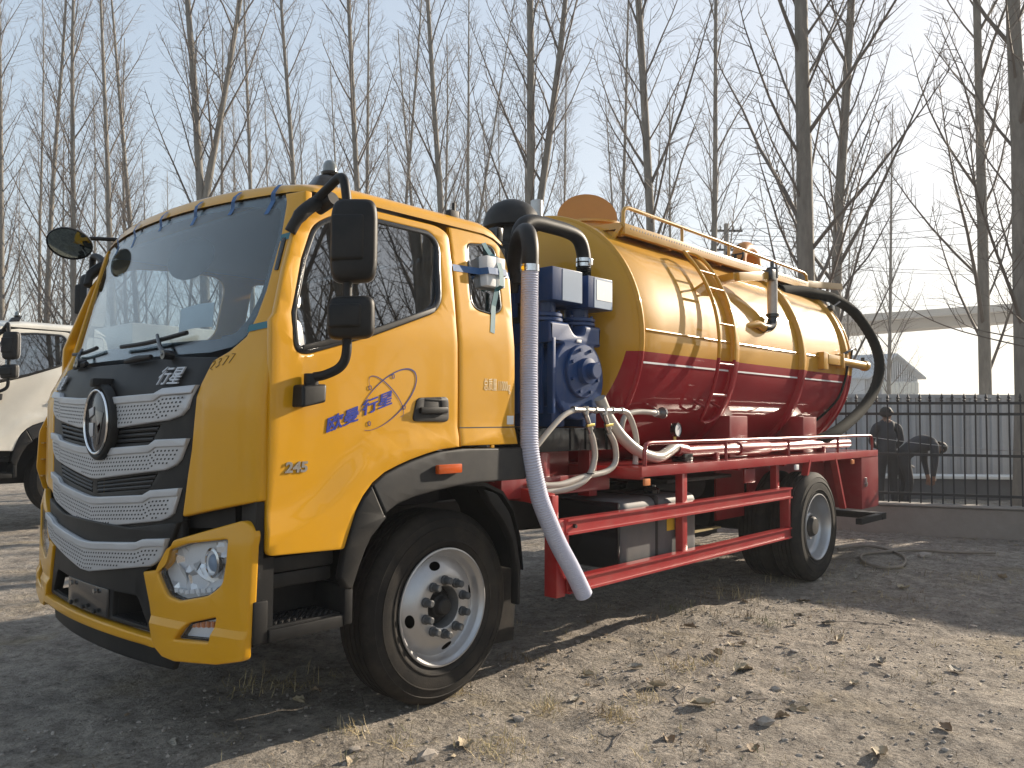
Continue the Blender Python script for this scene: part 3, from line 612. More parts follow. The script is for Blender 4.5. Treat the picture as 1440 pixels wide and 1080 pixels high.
def build_cab(root, paint, full=True):
    """full: the near truck with all trim, lettering and lamps"""
    P = M[paint]
    # shell: rear quarter, far side, roof, back wall, floor
    q = [(-.036, 1.37), (-.036, 2.0), (-.022, 2.40), (-.02, 2.545), (.20, 2.56, .03), (.35, 2.53, .08), (.415, 2.44, .05), (.425, 2.30), (.402, 2.05), (.40, 1.48), (.412, 1.372)]
    g = [plate(rnd(q, 0), side_map(), [rnd(REARWIN, .03)], .03, .006, rng(0, .4, .06), rng(1.45, 2.5, .06))]
    fq = [(-1.14, 1.0), (-1.13, 1.93), (-1.0, 2.33), (-.9, 2.5), (-.8, 2.55), (.20, 2.56, .03), (.35, 2.53, .08), (.415, 2.44, .05), (.402, 2.05), (.40, 1.38), (0, 1.37), (-.4, 1.3), (-.7, 1.0)]
    g.append(plate(rnd(fq, 0), side_map(True), [rnd(DOORWIN, .03), rnd(REARWIN, .03)], .03, .006, (), rng(1.9, 2.5, .1)))
    # roof skin
    rv = []; rf = []; ny = 44; nxr = 22
    for i in range(nxr + 1):
        t = i / nxr
        for j in range(ny + 1):
            s = -1 + 2 * j / ny; sg = math.copysign(abs(math.sin(s * math.pi / 2)) ** .62, s); dy = sg * 1.108; y = YC + dy
            xf0 = Fx(y, 2.555) + .004 + .16 * max(0, abs(sg) - .93) / .07 * .25; x1 = .402
            e = abs(math.cos(s * math.pi / 2)) ** .62 if abs(s) < .999 else 0
            xr = xf0 + (x1 - xf0) * (t ** 1.35)
            up = .128 * min(1, (max(0, xr - xf0) / .30)) ** .36; dn = .11 * max(0, (xr - .22) / .18) ** 2.2
            rv.append((xr, y, 2.552 + e * (up + .012 * (1 - sg * sg)) - dn * (.4 + .6 * e)))
    for i in range(nxr):
        for j in range(ny): a = i * (ny + 1) + j; rf.append([a, a + 1, a + ny + 2, a + ny + 1])
    g.append((rv, rf))
    g.append(box((.37, .02, 1.30), (.395, 2.14, 2.49)))
    shell = mk('cab_shell', J(*g), P, root, 40)
    lin = J(box((-.95, .04, 2.515), (.36, 2.12, 2.53)), box((.345, .03, 1.35), (.366, 2.13, 2.1)), box((-1.1, -.05, 1.30), (.36, 2.21, 1.34)))
    mk('cab_lining', lin, M['lining'], shell, None)
    fz = [(1.13, 1.32), (1.13, 1.88), (1.03, 2.35), (.98, 2.46)]
    # rear quarter window
    rg = mk('window_rubber', plate(rnd(REARWIN, .03), side_map(), [rnd([(.113, 2.463, .03), (.295, 2.487, .04), (.322, 2.452, .03), (.312, 2.13, .03), (.245, 2.097, .03), (.12, 2.112, .03), (.088, 2.148, .03)], .02)], .02, .004), M['gloss'], shell)
    mk('window_pane', plate(rnd([(.11, 2.465, .03), (.297, 2.49, .04), (.325, 2.455, .03), (.315, 2.128, .03), (.247, 2.094, .03), (.118, 2.108, .03), (.085, 2.146, .03)], .02), lambda u, v, w: flatpane(u, v, w + .004), [], .006, .0004), M['dglass'], shell, None)
    for win in (DOORWIN, REARWIN):
        mk('window_pane', plate(rnd(win, .03), lambda u, v, w: SFar(u, v, w - .012), [], .006, .001), M['dglass'] if False else M['clear'], shell)
    # door
    do = [(-1.155, .932, .03)] + [(-1.15, 1.93), (-1.128, 1.96)] + [(-1.07, 2.16), (-1.005, 2.335), (-.962, 2.40, .02), (-.90, 2.475, .03), (-.84, 2.512, .02), (-.70, 2.535), (-.10, 2.535, .05), (-.028, 2.50, .03), (-.030, 2.41), (-.046, 2.02), (-.046, 1.372)] + [(a, b + .010) for a, b in ARCH_OUT[1:]] + [(-.77, .918)]
    dg = plate(rnd(do, 0), side_map(), [rnd(DOORWIN, .03)], .035, .007, rng(-1.1, -.08, .06), rng(.98, 2.5, .055))
    # front return of the door towards the pillar
    fs = [];
    zs = [1.955, 2.05, 2.16, 2.25, 2.335, 2.40, 2.45]; fv = []; ff = []
    for z in zs:
        e = YC - ys(z); d0 = np.interp(z, [1.95, 2.335, 2.40, 2.46], [1.112, 1.098, 1.122, 1.135]); xs_ = float(np.interp(z, [1.955, 2.16, 2.335, 2.40, 2.475], [-1.128, -1.07, -1.005, -.962, -.90]))
        y0 = YC - d0; fv += [(Fx(y0, z) - .002, y0, z), ((Fx(y0, z) + xs_) / 2 - .012, (y0 + ys(z)) / 2 - .006, z), (xs_ + .004, ys(z) + .003, z)]
    for i in range(len(zs) - 1):
        for k in range(2): ff.append([3 * i + k, 3 * i + k + 1, 3 * i + k + 4, 3 * i + k + 3])
    door = mk('door', J(dg, (fv, ff)), P, root, 38, label='driver side door with the window and pull handle' if full else None)
    inner = [(a * 1 + (.022 if a < -.5 else -.022), b + (.02 if b < 2.1 else -.02)) for a, b, *c in DOORWIN]
    inner = [(-1.015, 1.825, .045), (-.965, 1.818, .03), (-.60, 1.928, .0), (-.205, 2.082, .05), (-.163, 2.13, .03), (-.130, 2.43, .045), (-.18, 2.47, .035), (-.50, 2.472, .0), (-.765, 2.445, .06), (-.88, 2.375, .045), (-.953, 2.215, .0), (-1.022, 1.97, .0)]
    mk('window_rubber', plate(rnd(DOORWIN, .03), lambda u, v, w: side_map()(u, v, w + .003), [rnd(inner, .03)], .026, .005, (), rng(1.85, 2.5, .08)), M['gloss'], door)
    mk('door_glass', plate(rnd([(a + (-.004 if a < -.5 else .004), b + (-.004 if b < 2.1 else .004)) for a, b, *c in inner], .03), flatpane, [], .006, .0004), M['dglass'], door, None)
    mk('window_sill_strip', plate([(-1.0, 1.803), (-.61, 1.905), (-.20, 2.058), (-.19, 2.085), (-.60, 1.938), (-.99, 1.832)], lambda u, v, w: side_map()(u, v, w + .008), [], .012, .003, (), (1.9, 2.0)), M['plastic'], door)
    hb = [(-.365, 1.497, .03), (-.335, 1.615, .03), (-.12, 1.625, .03), (-.115, 1.495, .03)]
    mk('handle_recess', plate(rnd(hb, .03), lambda u, v, w: side_map()(u, v, w + .008), [rnd([(-.295, 1.535, .015), (-.285, 1.612, .012), (-.175, 1.615, .012), (-.170, 1.535, .015)], .01)], .018, .006), M['gplastic'], door)
    mk('handle_cavity', plate(rnd([(-.30, 1.53), (-.29, 1.617), (-.17, 1.62), (-.165, 1.53)], .01), lambda u, v, w: side_map()(u, v, w + .003), [], .004, .001), M['dark'], door)
    mk('door_handle', bev(obox((-.325, -.15, 1.552), (-.140, -.15, 1.556), .02, .032), .008), M['plastic'], door)
    # front corner panels and pillars
    cp = [(.772, 1.072, .015), (.80, 1.25), (.822, 1.37), (.845, 1.60), (.862, 1.765), (.935, 1.805), (.995, 1.872), (1.022, 1.965), (1.036, 2.08), (1.036, 2.33), (1.014, 2.50, .02), (.99, 2.548), (1.105, 2.548), (1.130, 2.46), (1.116, 2.40), (1.092, 2.335), (1.104, 2.16), (1.110, 1.955), (1.196, 1.93), (1.200, 1.162, .012)]
    def bulge(u, v, w):
        d = abs(YC - u); e = max(0, min(1, (d - .86 - .04 * (v - 1.2)) / .05)) * max(0, min(1, (1.125 - d) / .015)) * max(0, min(1, (1.70 - .12 * (1.12 - d) - v) / .05)); e = e * e * (3 - 2 * e)
        return (Fx(u, v) - w - .010 * e + (.04 * max(0, d - 1.165) / .035 * .35), u, v)
    for sd in (1, -1):
        mk('corner_panel', plate(fy(rnd(cp, 0), sd), bulge, [], .045, .010, [YC - sd * a for a in (.8, .84, .88, .90, .92, .95, 1.0, 1.05, 1.10, 1.115, 1.13, 1.15, 1.17)], rng(1.12, 2.5, .06), 2), P, root, 40)
    # windscreen
    ws = mirror([(1.030, 1.97), (1.044, 2.08), (1.044, 2.33), (1.02, 2.50, .03), (.98, 2.546), (.74, 2.556), (.3, 2.556)])
    ws = [(.31, 1.80), (.80, 1.805), (.925, 1.825), (.985, 1.88)] + ws + [(-.985, 1.88), (-.925, 1.825), (-.80, 1.805), (-.31, 1.80)]
    ws = fy(ws); wi = lambda u, v, w: (Fx(u, v) + .012 - w, u, v)
    band = fy([(.30, 1.868), (.80, 1.868), (.90, 1.892), (.955, 1.95), (.99, 2.06), (1.0, 2.33), (.975, 2.475), (.72, 2.522), (.3, 2.526), (-.3, 2.526), (-.72, 2.522), (-.975, 2.475), (-1.0, 2.33), (-.99, 2.06), (-.955, 1.95), (-.90, 1.892), (-.80, 1.868), (-.30, 1.868)])
    wsh = mk('windscreen', plate(rnd(ws, .01), wi, [], .006, .001, CU, rng(1.85, 2.5, .1)), M['glass'], root, 60)
    mk('windscreen_border', plate(rnd(ws, .01), lambda u, v, w: (Fx(u, v) + .0195 - w, u, v), [rnd(band, .02)], .004, .0005, CU, rng(1.85, 2.5, .1)), M['gloss'], wsh, 60)
    # cab interior
    dsh = mk('dashboard', bev(J(box((-1.13, .1, 1.5), (-.72, 2.06, 1.845))), .04, 3), M['dash'], root)
    mk('instrument_hood', rbox((-.86, .35, 1.845), (-.66, .85, 1.95), .03), M['dash'], dsh)
    st = mk('steering_wheel', tube([(-.62 + .11 * math.sin(a), .6 + .22 * math.cos(a), 1.86 + .19 * math.sin(a)) for a in [2 * math.pi * k / 32 for k in range(32)]], .017, 10, closed=True), M['dash'], root)
    mk('steering_hub', J(obox((-.62, .40, 1.86), (-.62, .80, 1.86), .04, .05), cyl((-.64, .6, 1.85), (-.85, .6, 1.72), .05)), M['dash'], st)
    for y0 in (.32, 1.42):
        sq = mk('seat', rbox((-.42, y0, 1.35), (.10, y0 + .52, 1.56), .05, 3), M['seat'], root)
        mk('seat_back', bev(obox((.06, y0 + .26, 1.50), (.17, y0 + .26, 2.14), .50, .15), .05, 3), M['seat'], sq); mk('headrest', bev(obox((.17, y0 + .26, 2.15), (.20, y0 + .26, 2.34), .28, .10), .04, 3), M['seat'], sq)
    vg = []
    mk('sun_visor', bev(lathe([(.001, 0), (.20, 0), (.215, .006), (.20, .014), (.001, .014)], (0, 0, 0), 'z', 28, cap=False), .002, 1, 60) if False else xf(lathe([(.001, 0), (.24, 0), (.262, .006), (.24, .014), (.001, .014)], (0, 0, 0), 'x', 32, cap=False), Matrix.Translation((-.96, 1.0, 2.36)) @ Matrix.Diagonal((1, 1, .42, 1))), M['gplastic'], root)
    # black centre panel
    bp_ = mirror([(.775, .945), (.765, 1.07), (.80, 1.25), (.822, 1.37), (.846, 1.60), (.862, 1.755), (.88, 1.78), (.60, 1.792), (.25, 1.775)])
    bp_ = [(.05, .93)] + bp_ + [(-.05, .93)]
    lh1 = mirror([(.14, 1.375), (.52, 1.398), (.585, 1.475), (.22, 1.448)]) if False else None
    def lou(sg, a): return [(sg * x, z) for x, z in a]
    L1 = [(.13, 1.375), (.535, 1.397), (.60, 1.475), (.16, 1.445)]; L2 = [(.03, 1.135), (.53, 1.185), (.585, 1.255), (.03, 1.192)]
    holes = [fy(lou(s_, a)) for a in (L1, L2) for s_ in (1, -1)]
    cut = mk('front_panel', plate(fy(rnd(bp_, 0)), FR(-.006), holes, .03, .004, CU, rng(1.0, 1.75, .08)), M['plastic'], root, 40)
    for a in (L1, L2):
        for s_ in (1, -1):
            zc = lambda x, t: np.interp(abs(x), [min(p[0] for p in a), max(p[0] for p in a)], [a[0][1] + (a[3][1] - a[0][1]) * t, a[1][1] + (a[2][1] - a[1][1]) * t])
            for t in (.22, .52, .82):
                xs0 = np.linspace(a[0][0] + .004, (a[1][0] + (a[2][0] - a[1][0]) * t) - .006, 7)
                mk('grille_slat', tube([(Fx(YC - s_ * x, zc(x, t)) + .012, YC - s_ * x, zc(x, t)) for x in xs0], .0085, 6), M['gplastic'], cut, 50)
            xs0 = np.linspace(a[0][0] - .01, a[2][0] + .01, 6)
            bk = ([], []); V = []
            for x in xs0: V += [(Fx(YC - s_ * x, 1.3) + .045, YC - s_ * x, a[0][1] - .02), (Fx(YC - s_ * x, 1.3) + .045, YC - s_ * x, a[2][1] + .02)]
            mk('grille_backing', (V, [[2 * i, 2 * i + 2, 2 * i + 3, 2 * i + 1] for i in range(5)]), M['dark'], cut, None)
    for e in (.30, -.45):   # wash jets and scuttle lumps
        mk('wiper_cowl', bev(tube([(Fx(YC - e + .12, 1.80) - .02, YC - e + .12, 1.783), (Fx(YC - e, 1.80) - .026, YC - e, 1.79), (Fx(YC - e - .12, 1.80) - .02, YC - e - .12, 1.797)], [.012, .017, .012], 10), .003, 1, 60), M['plastic'], cut)
    for (b0, b1, c0, c1) in (((.56, 1.80), (.40, 1.905), (.62, 1.905), (.05, 1.865)), ((-.42, 1.80), (-.55, 1.885), (-.30, 1.88), (-.83, 1.875))):
        pt = lambda d, z, o: (Fx(YC - d, z) - o, YC - d, z)
        wv = mk('wiper_arm', J(tube([pt(*b0, .04), pt((b0[0] * .6 + b1[0] * .4), (b0[1] * .6 + b1[1] * .4), .045), pt(*b1, .028)], [.014, .011, .008], 8), cyl(pt(*b0, 0), pt(*b0, .05), .022)), M['gloss'], cut)
        mk('wiper_blade', J(tube([pt(c0[0] + (c1[0] - c0[0]) * t, c0[1] + (c1[1] - c0[1]) * t - .012 * math.sin(math.pi * t), .017) for t in np.linspace(0, 1, 8)], .011, 6)), M['dark'], wv)
    # silver bars
    def dense(P):
        out = []
        for i in range(len(P)):
            a = P[i]; b = P[(i + 1) % len(P)]; n = max(1, int(abs(a[0] - b[0]) / .1))
            for k in range(n): out.append((a[0] + (b[0] - a[0]) * k / n, a[1] + (b[1] - a[1]) * k / n))
        return out
    bars = [  # top polyline (centre to end), bottom polyline
        ([(0, 1.603), (.20, 1.607), (.57, 1.62), (.62, 1.643), (.84, 1.655)], [(.80, 1.55), (.76, 1.52), (.67, 1.498), (.22, 1.455), (0, 1.43)], .0),
        ([(0, 1.350), (.19, 1.362), (.54, 1.385), (.59, 1.41), (.81, 1.42)], [(.76, 1.325), (.73, 1.30), (.66, 1.275), (.045, 1.205), (0, 1.200)], .0),
        ([(0, 1.112), (.04, 1.117), (.50, 1.155), (.56, 1.18), (.765, 1.20)], [(.72, 1.085), (.69, 1.065), (.63, 1.045), (.05, .968), (0, .963)], .0),
        ([(0, .897), (.05, .902), (.50, .942), (.56, .962), (.725, .978)], [(.69, .90), (.66, .87), (.61, .845), (.05, .757), (0, .752)], .028)]
    if not full: bars = []
    for top, bot, pr in bars:
        P_ = [(a, b) for a, b in top] + bot; P_ = P_[1:-1]; full_p = [p for p in top[1:]] + [p for p in bot[:-1]] + [(-a, b) for a, b in bot[:-1][::-1]] + [(-a, b) for a, b in top[1:][::-1]]
        if top[1][0] > .1: pass
        gbar = mk('grille_bar', plate(fy(dense(full_p)), FR(.008 + pr), [], .022, .006, CU, ()), M['silver'], root, 50)
        # raised bright upper lip
        tl = [(a, b) for a, b in top[1:]]; lipP = tl + [(a - (.012 if i == len(tl) - 1 else 0), b - .036) for i, (a, b) in list(enumerate(tl))[::-1]]
        full_l = lipP[:len(tl)] + lipP[len(tl):] + [(-a, b) for a, b in lipP[len(tl):][::-1]] + [(-a, b) for a, b in lipP[:len(tl)][::-1]]
        mk('grille_bar_lip', plate(fy(dense(full_l)), FR(.016 + pr), [], .012, .005, CU, ()), M['silver'], gbar, 50)
        # dimples
        V = []; F = []
        for row in range(8):
            for i in range(-42, 43):
                x = i * .0275 + (.01375 if row % 2 else 0); ax_ = abs(x); tz = np.interp(ax_, [p[0] for p in top], [p[1] for p in top]); bz = np.interp(ax_, [p[0] for p in bot[::-1]], [p[1] for p in bot[::-1]])
                t0 = tz - .052; z = t0 - row * .0185
                if z < bz + .016 or ax_ > np.interp(z, [bot[0][1] - .04, bot[0][1], top[-1][1]], [bot[2][0], bot[0][0], top[-1][0]]) - .035: continue
                if ax_ > max(p[0] for p in bot) - .005 - row * .009: continue
                sl_ = math.copysign(.12, x); k = len(V); hw = .0072; hh = .0040
                for a_, b_ in ((-hw, -hh), (hw * .7, -hh * .9), (hw, hh), (-hw * .7, hh * .9)):
                    yy = YC - (x + a_); V.append((Fx(yy, z) - .0088 - pr, yy, z + b_ + a_ * sl_))
                F.append([k, k + 1, k + 2, k + 3])
        mk('grille_dimples', (V, F), M['dark'], gbar, None, kind='stuff', flip=False)
    if full:
        em = lathe([(.001, 0)], (0, 0, 0)) if False else None
        ec = (Fx(YC, 1.48) - .020, YC - .085, 1.487)
        def ell(a, b, o, n=40): return [(ec[0] - o, ec[1] + a * math.cos(2 * math.pi * k / n), ec[2] + b * math.sin(2 * math.pi * k / n)) for k in range(n)]
        def rings(L):
            V = []; F = []; n = 40
            for a, b, o in L: V += ell(a, b, o)
            for i in range(len(L) - 1):
                for k in range(n): F.append([i * n + k, i * n + (k + 1) % n, (i + 1) * n + (k + 1) % n, (i + 1) * n + k])
            F.append([(len(L) - 1) * n + k for k in range(n)]); return V, F
        eb = mk('emblem', rings([(.172, .188, -.03), (.172, .188, .0), (.167, .183, .008), (.156, .172, .010), (.148, .164, .003)]), M['plastic'], root, 50)
        mk('emblem_tab', bev(obox((ec[0] + .02, ec[1], ec[2] + .17), (ec[0] + .02, ec[1], ec[2] + .215), .12, .05), .012), M['plastic'], eb)
        mk('emblem_ring', tube(ell(.139, .155, .012), .0065, 8, closed=True), M['chrome'], eb)
        mk('emblem_glass', rings([(.135, .151, .005), (.129, .145, .009)]), M['emblem'], eb, 60)
        def emb(poly, o, h, m, nm): mk(nm, plate([(a, b) for a, b in poly], lambda u, v, w: (ec[0] - o - w, ec[1] + u, ec[2] + v), [], h, .001), m, eb)
        emb([(.075, .055), (.025, .075), (-.002, -.10), (.03, -.105)][::-1] if False else [(.085, .06), (.03, .075), (.03, .035), (.075, .02)], .0135, .004, M['silver'], 'emblem_stroke_and_glint')
        emb([(.005, .06), (-.09, .045), (-.035, -.11), (-.015, -.115), (-.02, -.02)], .0135, .004, mat('emblem_grey', (.10, .10, .105), .15, metal=.6), 'emblem_stroke_and_glint')
        emb([(.078, -.005), (.03, -.005), (.03, -.07), (.06, -.075), (.078, -.05)], .0135, .004, M['silver'], 'emblem_stroke_and_glint')
        emb([(-.02, -.02), (-.06, .0), (-.06, -.035), (-.03, -.06)], .0135, .004, mat('emblem_red_glint', (.35, .02, .015), .2), 'emblem_stroke_and_glint')  # red reflection in the emblem glass, painted on as a small red plate
        # raised lettering on the nose
        for s_, d0, z0, rs in (('行星', .55, 1.668, .006), ('欧曼', -.80, 1.668, .006)):
            mk('badge_lettering', text(s_, .088, lambda u, v, w: (Fx(YC - d0 - u * .95, z0 + v) - .010 - w, YC - d0 - u * .95, z0 + v), .004, .0012, .25), M['silver'], cut, None)
    # bumper
    bo = [(0, .498), (.66, .498), (.72, .463), (.80, .455), (1.05, .478), (1.195, .512, .02), (1.20, .60), (1.203, 1.05, .03), (1.13, 1.082, .03), (.755, .972, .02), (.725, .93, .02), (.735, .88)]
    if full:
        near = [(.66, .500), (.72, .465), (.80, .457), (1.05, .480), (1.190, .513, .02), (1.192, .62), (1.203, 1.04, .035), (1.15, 1.085, .03), (.755, .972, .015), (.728, .925, .03), (.715, .875, .03), (.66, .835, .02), (.548, .815, .01), (.60, .68), (.638, .542)]
        hl = [(1.085, 1.002, .02), (.85, .965, .0), (.725, .925, .015), (.652, .822, .02), (.725, .727, .03), (.81, .716, .0), (.985, .757, .03), (1.06, .81, .03), (1.078, .91)]
        fg = [(1.03, .672, .01), (.86, .625, .02), (.795, .552, .01), (1.005, .566, .01)]
        def bm(u, v, w):
            d = abs(YC - u); k = max(0, min(1, (v - .60) / .03)); lowlip = .014 * (1 - k)
            up = .018 * max(0, min(1, (v - .98) / .09)); e = max(0, d - 1.13) / .07
            return (Fx(u, v) - w - .030 - lowlip + up + .012 * e * e, u, v)
        bcs = {}
        for sd in (1, -1):
            bmp = mk('bumper', plate(fy(rnd(near, 0), sd), bm, [fy(rnd(hl, 0), sd), fy(rnd(fg, 0), sd)], .04, .010, [YC - sd * a for a in (.7, .8, .9, 1.0, 1.1, 1.14, 1.17)], (.57, .60, .63, .7, .8, .9, .98, 1.02), 2), P, root, 16)
            bcs[sd] = bmp
            # headlamp: bowl, reflectors, projector, clear lens
            bm0 = lambda o: (lambda u, v, w: (Fx(u, v) - .022 + o - w, u, v))
            hd = mk('headlight', plate(fy(rnd(hl, 0), sd), bm0(.010), [fy(rnd([(YC_ * .965 + .02 * 1, z * .985 + .013) for YC_, z, *r in [(p[0] * 1 + .0, p[1]) for p in hl]], .01), sd)], .02, .003), M['gloss'], root)
            hc = (.875, .85)
            mk('headlight_bowl', plate(fy(rnd(hl, 0), sd), bm0(.040), [], .01, .001), M['led'], hd)
            rr = random.Random(5); V = []; F = []
            for (c0, r0, n, dx) in (((.80, .885), .075, 11, .03), ((.955, .888), .105, 16, .03), ((.745, .80), .065, 9, .03), ((.86, .80), .07, 9, .025), ((1.03, .96), .05, 8, .02)):
                k0 = len(V); y = YC - sd * c0[0]; V.append((Fx(y, c0[1]) + .032, y, c0[1]))
                for k in range(n):
                    a = 2 * math.pi * k / n; rad = r0 * rr.uniform(.7, 1.1); d_ = c0[0] + rad * math.cos(a); z_ = c0[1] + rad * math.sin(a); V.append((Fx(YC - sd * d_, z_) - .012 + dx * rr.uniform(.5, 1.3), YC - sd * d_, z_))
                for k in range(n): F.append([k0, k0 + 1 + k, k0 + 1 + (k + 1) % n])
            mk('headlight_facets', (V, F), [M['refl'], M['silver'], M['chrome']], hd, None, flip=False, midx=[(0, 1, 0, 0, 2, 0, 1)[i * 5 % 7] for i in range(len(F))])
            py = YC - sd * .955; px = Fx(py, .885)
            mk('projector', lathe([(.066, .0), (.064, -.018), (.052, -.022), (.046, -.004), (.038, -.003)], (px + .026, py, .888), 'x', 28, cap=False), M['chrome'], hd)
            mk('projector_lens', lathe([(.040, -.004), (.034, -.016), (.020, -.023), (.001, -.025)], (px + .026, py, .888), 'x', 24, cap=False), M['bluebox'], hd)
            led = J(*[obox((Fx(YC - sd * d, z) + .004, YC - sd * d, z), (Fx(YC - sd * (d + .022), z + .006) + .004, YC - sd * (d + .022), z + .006), .015, .018) for d, z in [(.74 + .034 * k, .748 + .0055 * max(0, k - 2)) for k in range(9)]])
            mk('led_strip', led, M['led'], hd, None)
            mk('headlight_lens', plate(fy(rnd(hl, 0), sd), bm0(-.002), [], .006, .002, [YC - sd * a for a in (.7, .8, .9, 1.0)]), M['clear'], hd)
            fo = mk('fog_light', plate(fy(rnd(fg, 0), sd), bm0(.012), [fy(rnd([(1.012, .66, .01), (.868, .62, .015), (.82, .563, .01), (.992, .575, .01)], .01), sd)], .02, .003), M['plastic'], root)
            mk('fog_bowl', plate(fy(rnd([(1.02, .665, .01), (.865, .622, .02), (.81, .558, .01), (.998, .572, .01)], .01), sd), bm0(.026), [], .01, .001), M['led'], fo)
            mk('fog_led', J(*[obox((Fx(YC - sd * d, .61) + .005, YC - sd * d, .605 + (d - .86) * .12), (Fx(YC - sd * d, .61) + .005, YC - sd * d, .630 + (d - .86) * .12), .018, .02) for d in (.862, .892, .922, .952, .982)]), M['amber'], fo, None)
            mk('fog_lens', plate(fy(rnd([(1.012, .66, .01), (.868, .62, .015), (.82, .563, .01), (.992, .575, .01)], .01), sd), bm0(.0), [], .005, .001), M['clear'], fo)
        lip = mirror([(.64, .540), (.665, .499)]); lip = [(.3, .548)] [0:0] + [(0, .545), (.3, .543)] + lip + [(-.3, .543)]
        lipP = [(.66, .537), (.672, .494), (.3, .497), (-.3, .497), (-.672, .494), (-.66, .537), (-.3, .545), (.3, .545)]
        mk('bumper_lip', plate(fy(rnd(lipP, .005)), lambda u, v, w: bm(u, v, w), [], .06, .010, CU), P, bcs[1], 42)
        cpn = mirror([(.632, .549), (.598, .675), (.545, .812), (.60, .842), (.655, .862), (.70, .90), (.735, .985), (.77, 1.05), (.40, 1.0)]); cpn = [(.3, .552)] + cpn + [(-.3, .552)]
        hol = [[(.27, .575), (.575, .57, .01), (.485, .695, .02), (.275, .69)], [(-.27, .575), (-.575, .57, .01), (-.485, .695, .02), (-.275, .69)]]
        ctr = mk('bumper_centre', plate(fy(rnd(cpn, 0)), FR(.016), [fy(rnd(h, .005)) for h in hol], .05, .006, CU), M['plastic'], root, 42)
        mk('plate_holder', plate(fy([(.245, .56), (.245, .695), (-.245, .695), (-.245, .56)]), FR(.024), [], .012, .003, CU), M['gloss'], ctr)
        for d, z in ((.13, .675), (-.16, .675), (.13, .578), (-.16, .578), (0, .58)): mk('plate_bolt', cyl((Fx(YC - d, z) - .03, YC - d, z), (Fx(YC - d, z) - .042, YC - d, z), .011, 8), M['steel'] if z > .6 else M['dark'], ctr)
        for s_ in (1, -1):
            mk('bumper_step', obox((Fx(YC - s_ * .28, .56) + .065, YC - s_ * .27, .563), (Fx(YC - s_ * .57, .56) + .065, YC - s_ * .575, .563), .15, .012), M['plastic'], ctr, None)
            mk('step_cleats', J(*[box((Fx(YC - s_ * d, .56) + .0, YC - s_ * d - .006, .568), (Fx(YC - s_ * d, .56) + .13, YC - s_ * d + .006, .576)) for d in np.arange(.29, .56, .024)]), M['plastic'], ctr, None)
            for k in range(1):
                mk('duct_wall', J(obox((Fx(YC, .6) + .02, YC - s_ * .27, .63), (Fx(YC, .6) + .20, YC - s_ * .27, .63), .012, .13)), M['dark'], ctr, None)
        mk('under_spoiler', plate(fy(mirror([(.70, .455), (.66, .385), (.3, .382)]) [0:0] + [(.74, .462), (.70, .39), (.3, .385), (-.3, .385), (-.70, .39), (-.74, .462), (-.66, .49), (.66, .49)]), lambda u, v, w: (Fx(u, v) + .02 - w, u, v), [], .03, .008, CU), M['plastic'], root)
        # dark shelf between the grille and the bumper
        mk('bumper_shelf', plate(fy(mirror([(.715, .985), (.77, 1.06), (.40, 1.03)]) + [(-.3, .92), (0, .90), (.3, .92)]), FR(-.018), [], .03, .004, CU), M['plastic'], ctr, 42)
    else:
        mk('bumper', plate(fy(rnd(bo[1:8] + [(.7, 1.06), (-.7, 1.06)] + [(-p[0],) + tuple(p[1:]) for p in bo[1:8][::-1]], .01)), FR(.02), [], .07, .01, CU), P, root)
    # black frame between cab corner and bumper, step box
    for sd in ((1, -1) if full else (1,)):
        yy = lambda a: a if sd == 1 else 2 * YC - a
        mk('bumper_bracket', J(box((-1.196, min(yy(-.114), yy(.0)), .56), (-1.159, max(yy(-.114), yy(.0)), 1.158)), box((-1.1588, min(yy(-.10), yy(.0)), .56), (-1.10, max(yy(-.10), yy(.0)), .92)), obox((-1.17, yy(.06), 1.10), (-1.27, yy(.50), 1.075), .05, .13)), M['plastic'], root, None)
        if full and sd == 1:
            for z in (.95, .93, .86, .845, 1.09, .74, .72): mk('bracket_hole', cyl((-1.178, -.1165, z), (-1.178, -.1, z), .0075, 8), M['dark'], root) if z != 1.09 else None
        lo_ = lambda a, b: (min(yy(a), yy(b)), max(yy(a), yy(b)))
        def bx(x0, x1, a, b, z0, z1, w=.010): l, h = lo_(a, b); return bev(box((x0, l, z0), (x1, h, z1)), w)
        sb = mk('step_box', J(bx(-1.205, -1.135, -.122, .20, .572, .748), bx(-.755, -.708, -.135, .20, .574, .748), bx(-1.134, -.756, -.130, -.108, .568, .622, .006), bx(-1.134, -.756, -.106, .12, .580, .630, .005), bx(-1.134, -.756, .085, .118, .632, .915, .005)), M['plastic'], root)
        cl = []
        for i in range(11):
            for j in range(5): cl.append(obox((-1.115 + i * .032, yy(-.088 + j * .034), .633), (-1.098 + i * .032, yy(-.070 + j * .034), .635), .009, .008))
        mk('step_tread', J(*cl), M['gplastic'], sb, None, kind='stuff')
        mk('sill_panel', J(bx(-1.15, -.775, -.075, .06, .845, .912, .012), bx(-1.15, -.775, -.055, .05, .775, .838, .010)), M['plastic'], sb)
    # fender
    fin = [(.485, 1.172), (.11, 1.172), (-.05, 1.165), (-.21, 1.148), (-.35, 1.128), (-.46, 1.10), (-.535, 1.055), (-.60, .985), (-.645, .91), (-.68, .83), (-.715, .73)]
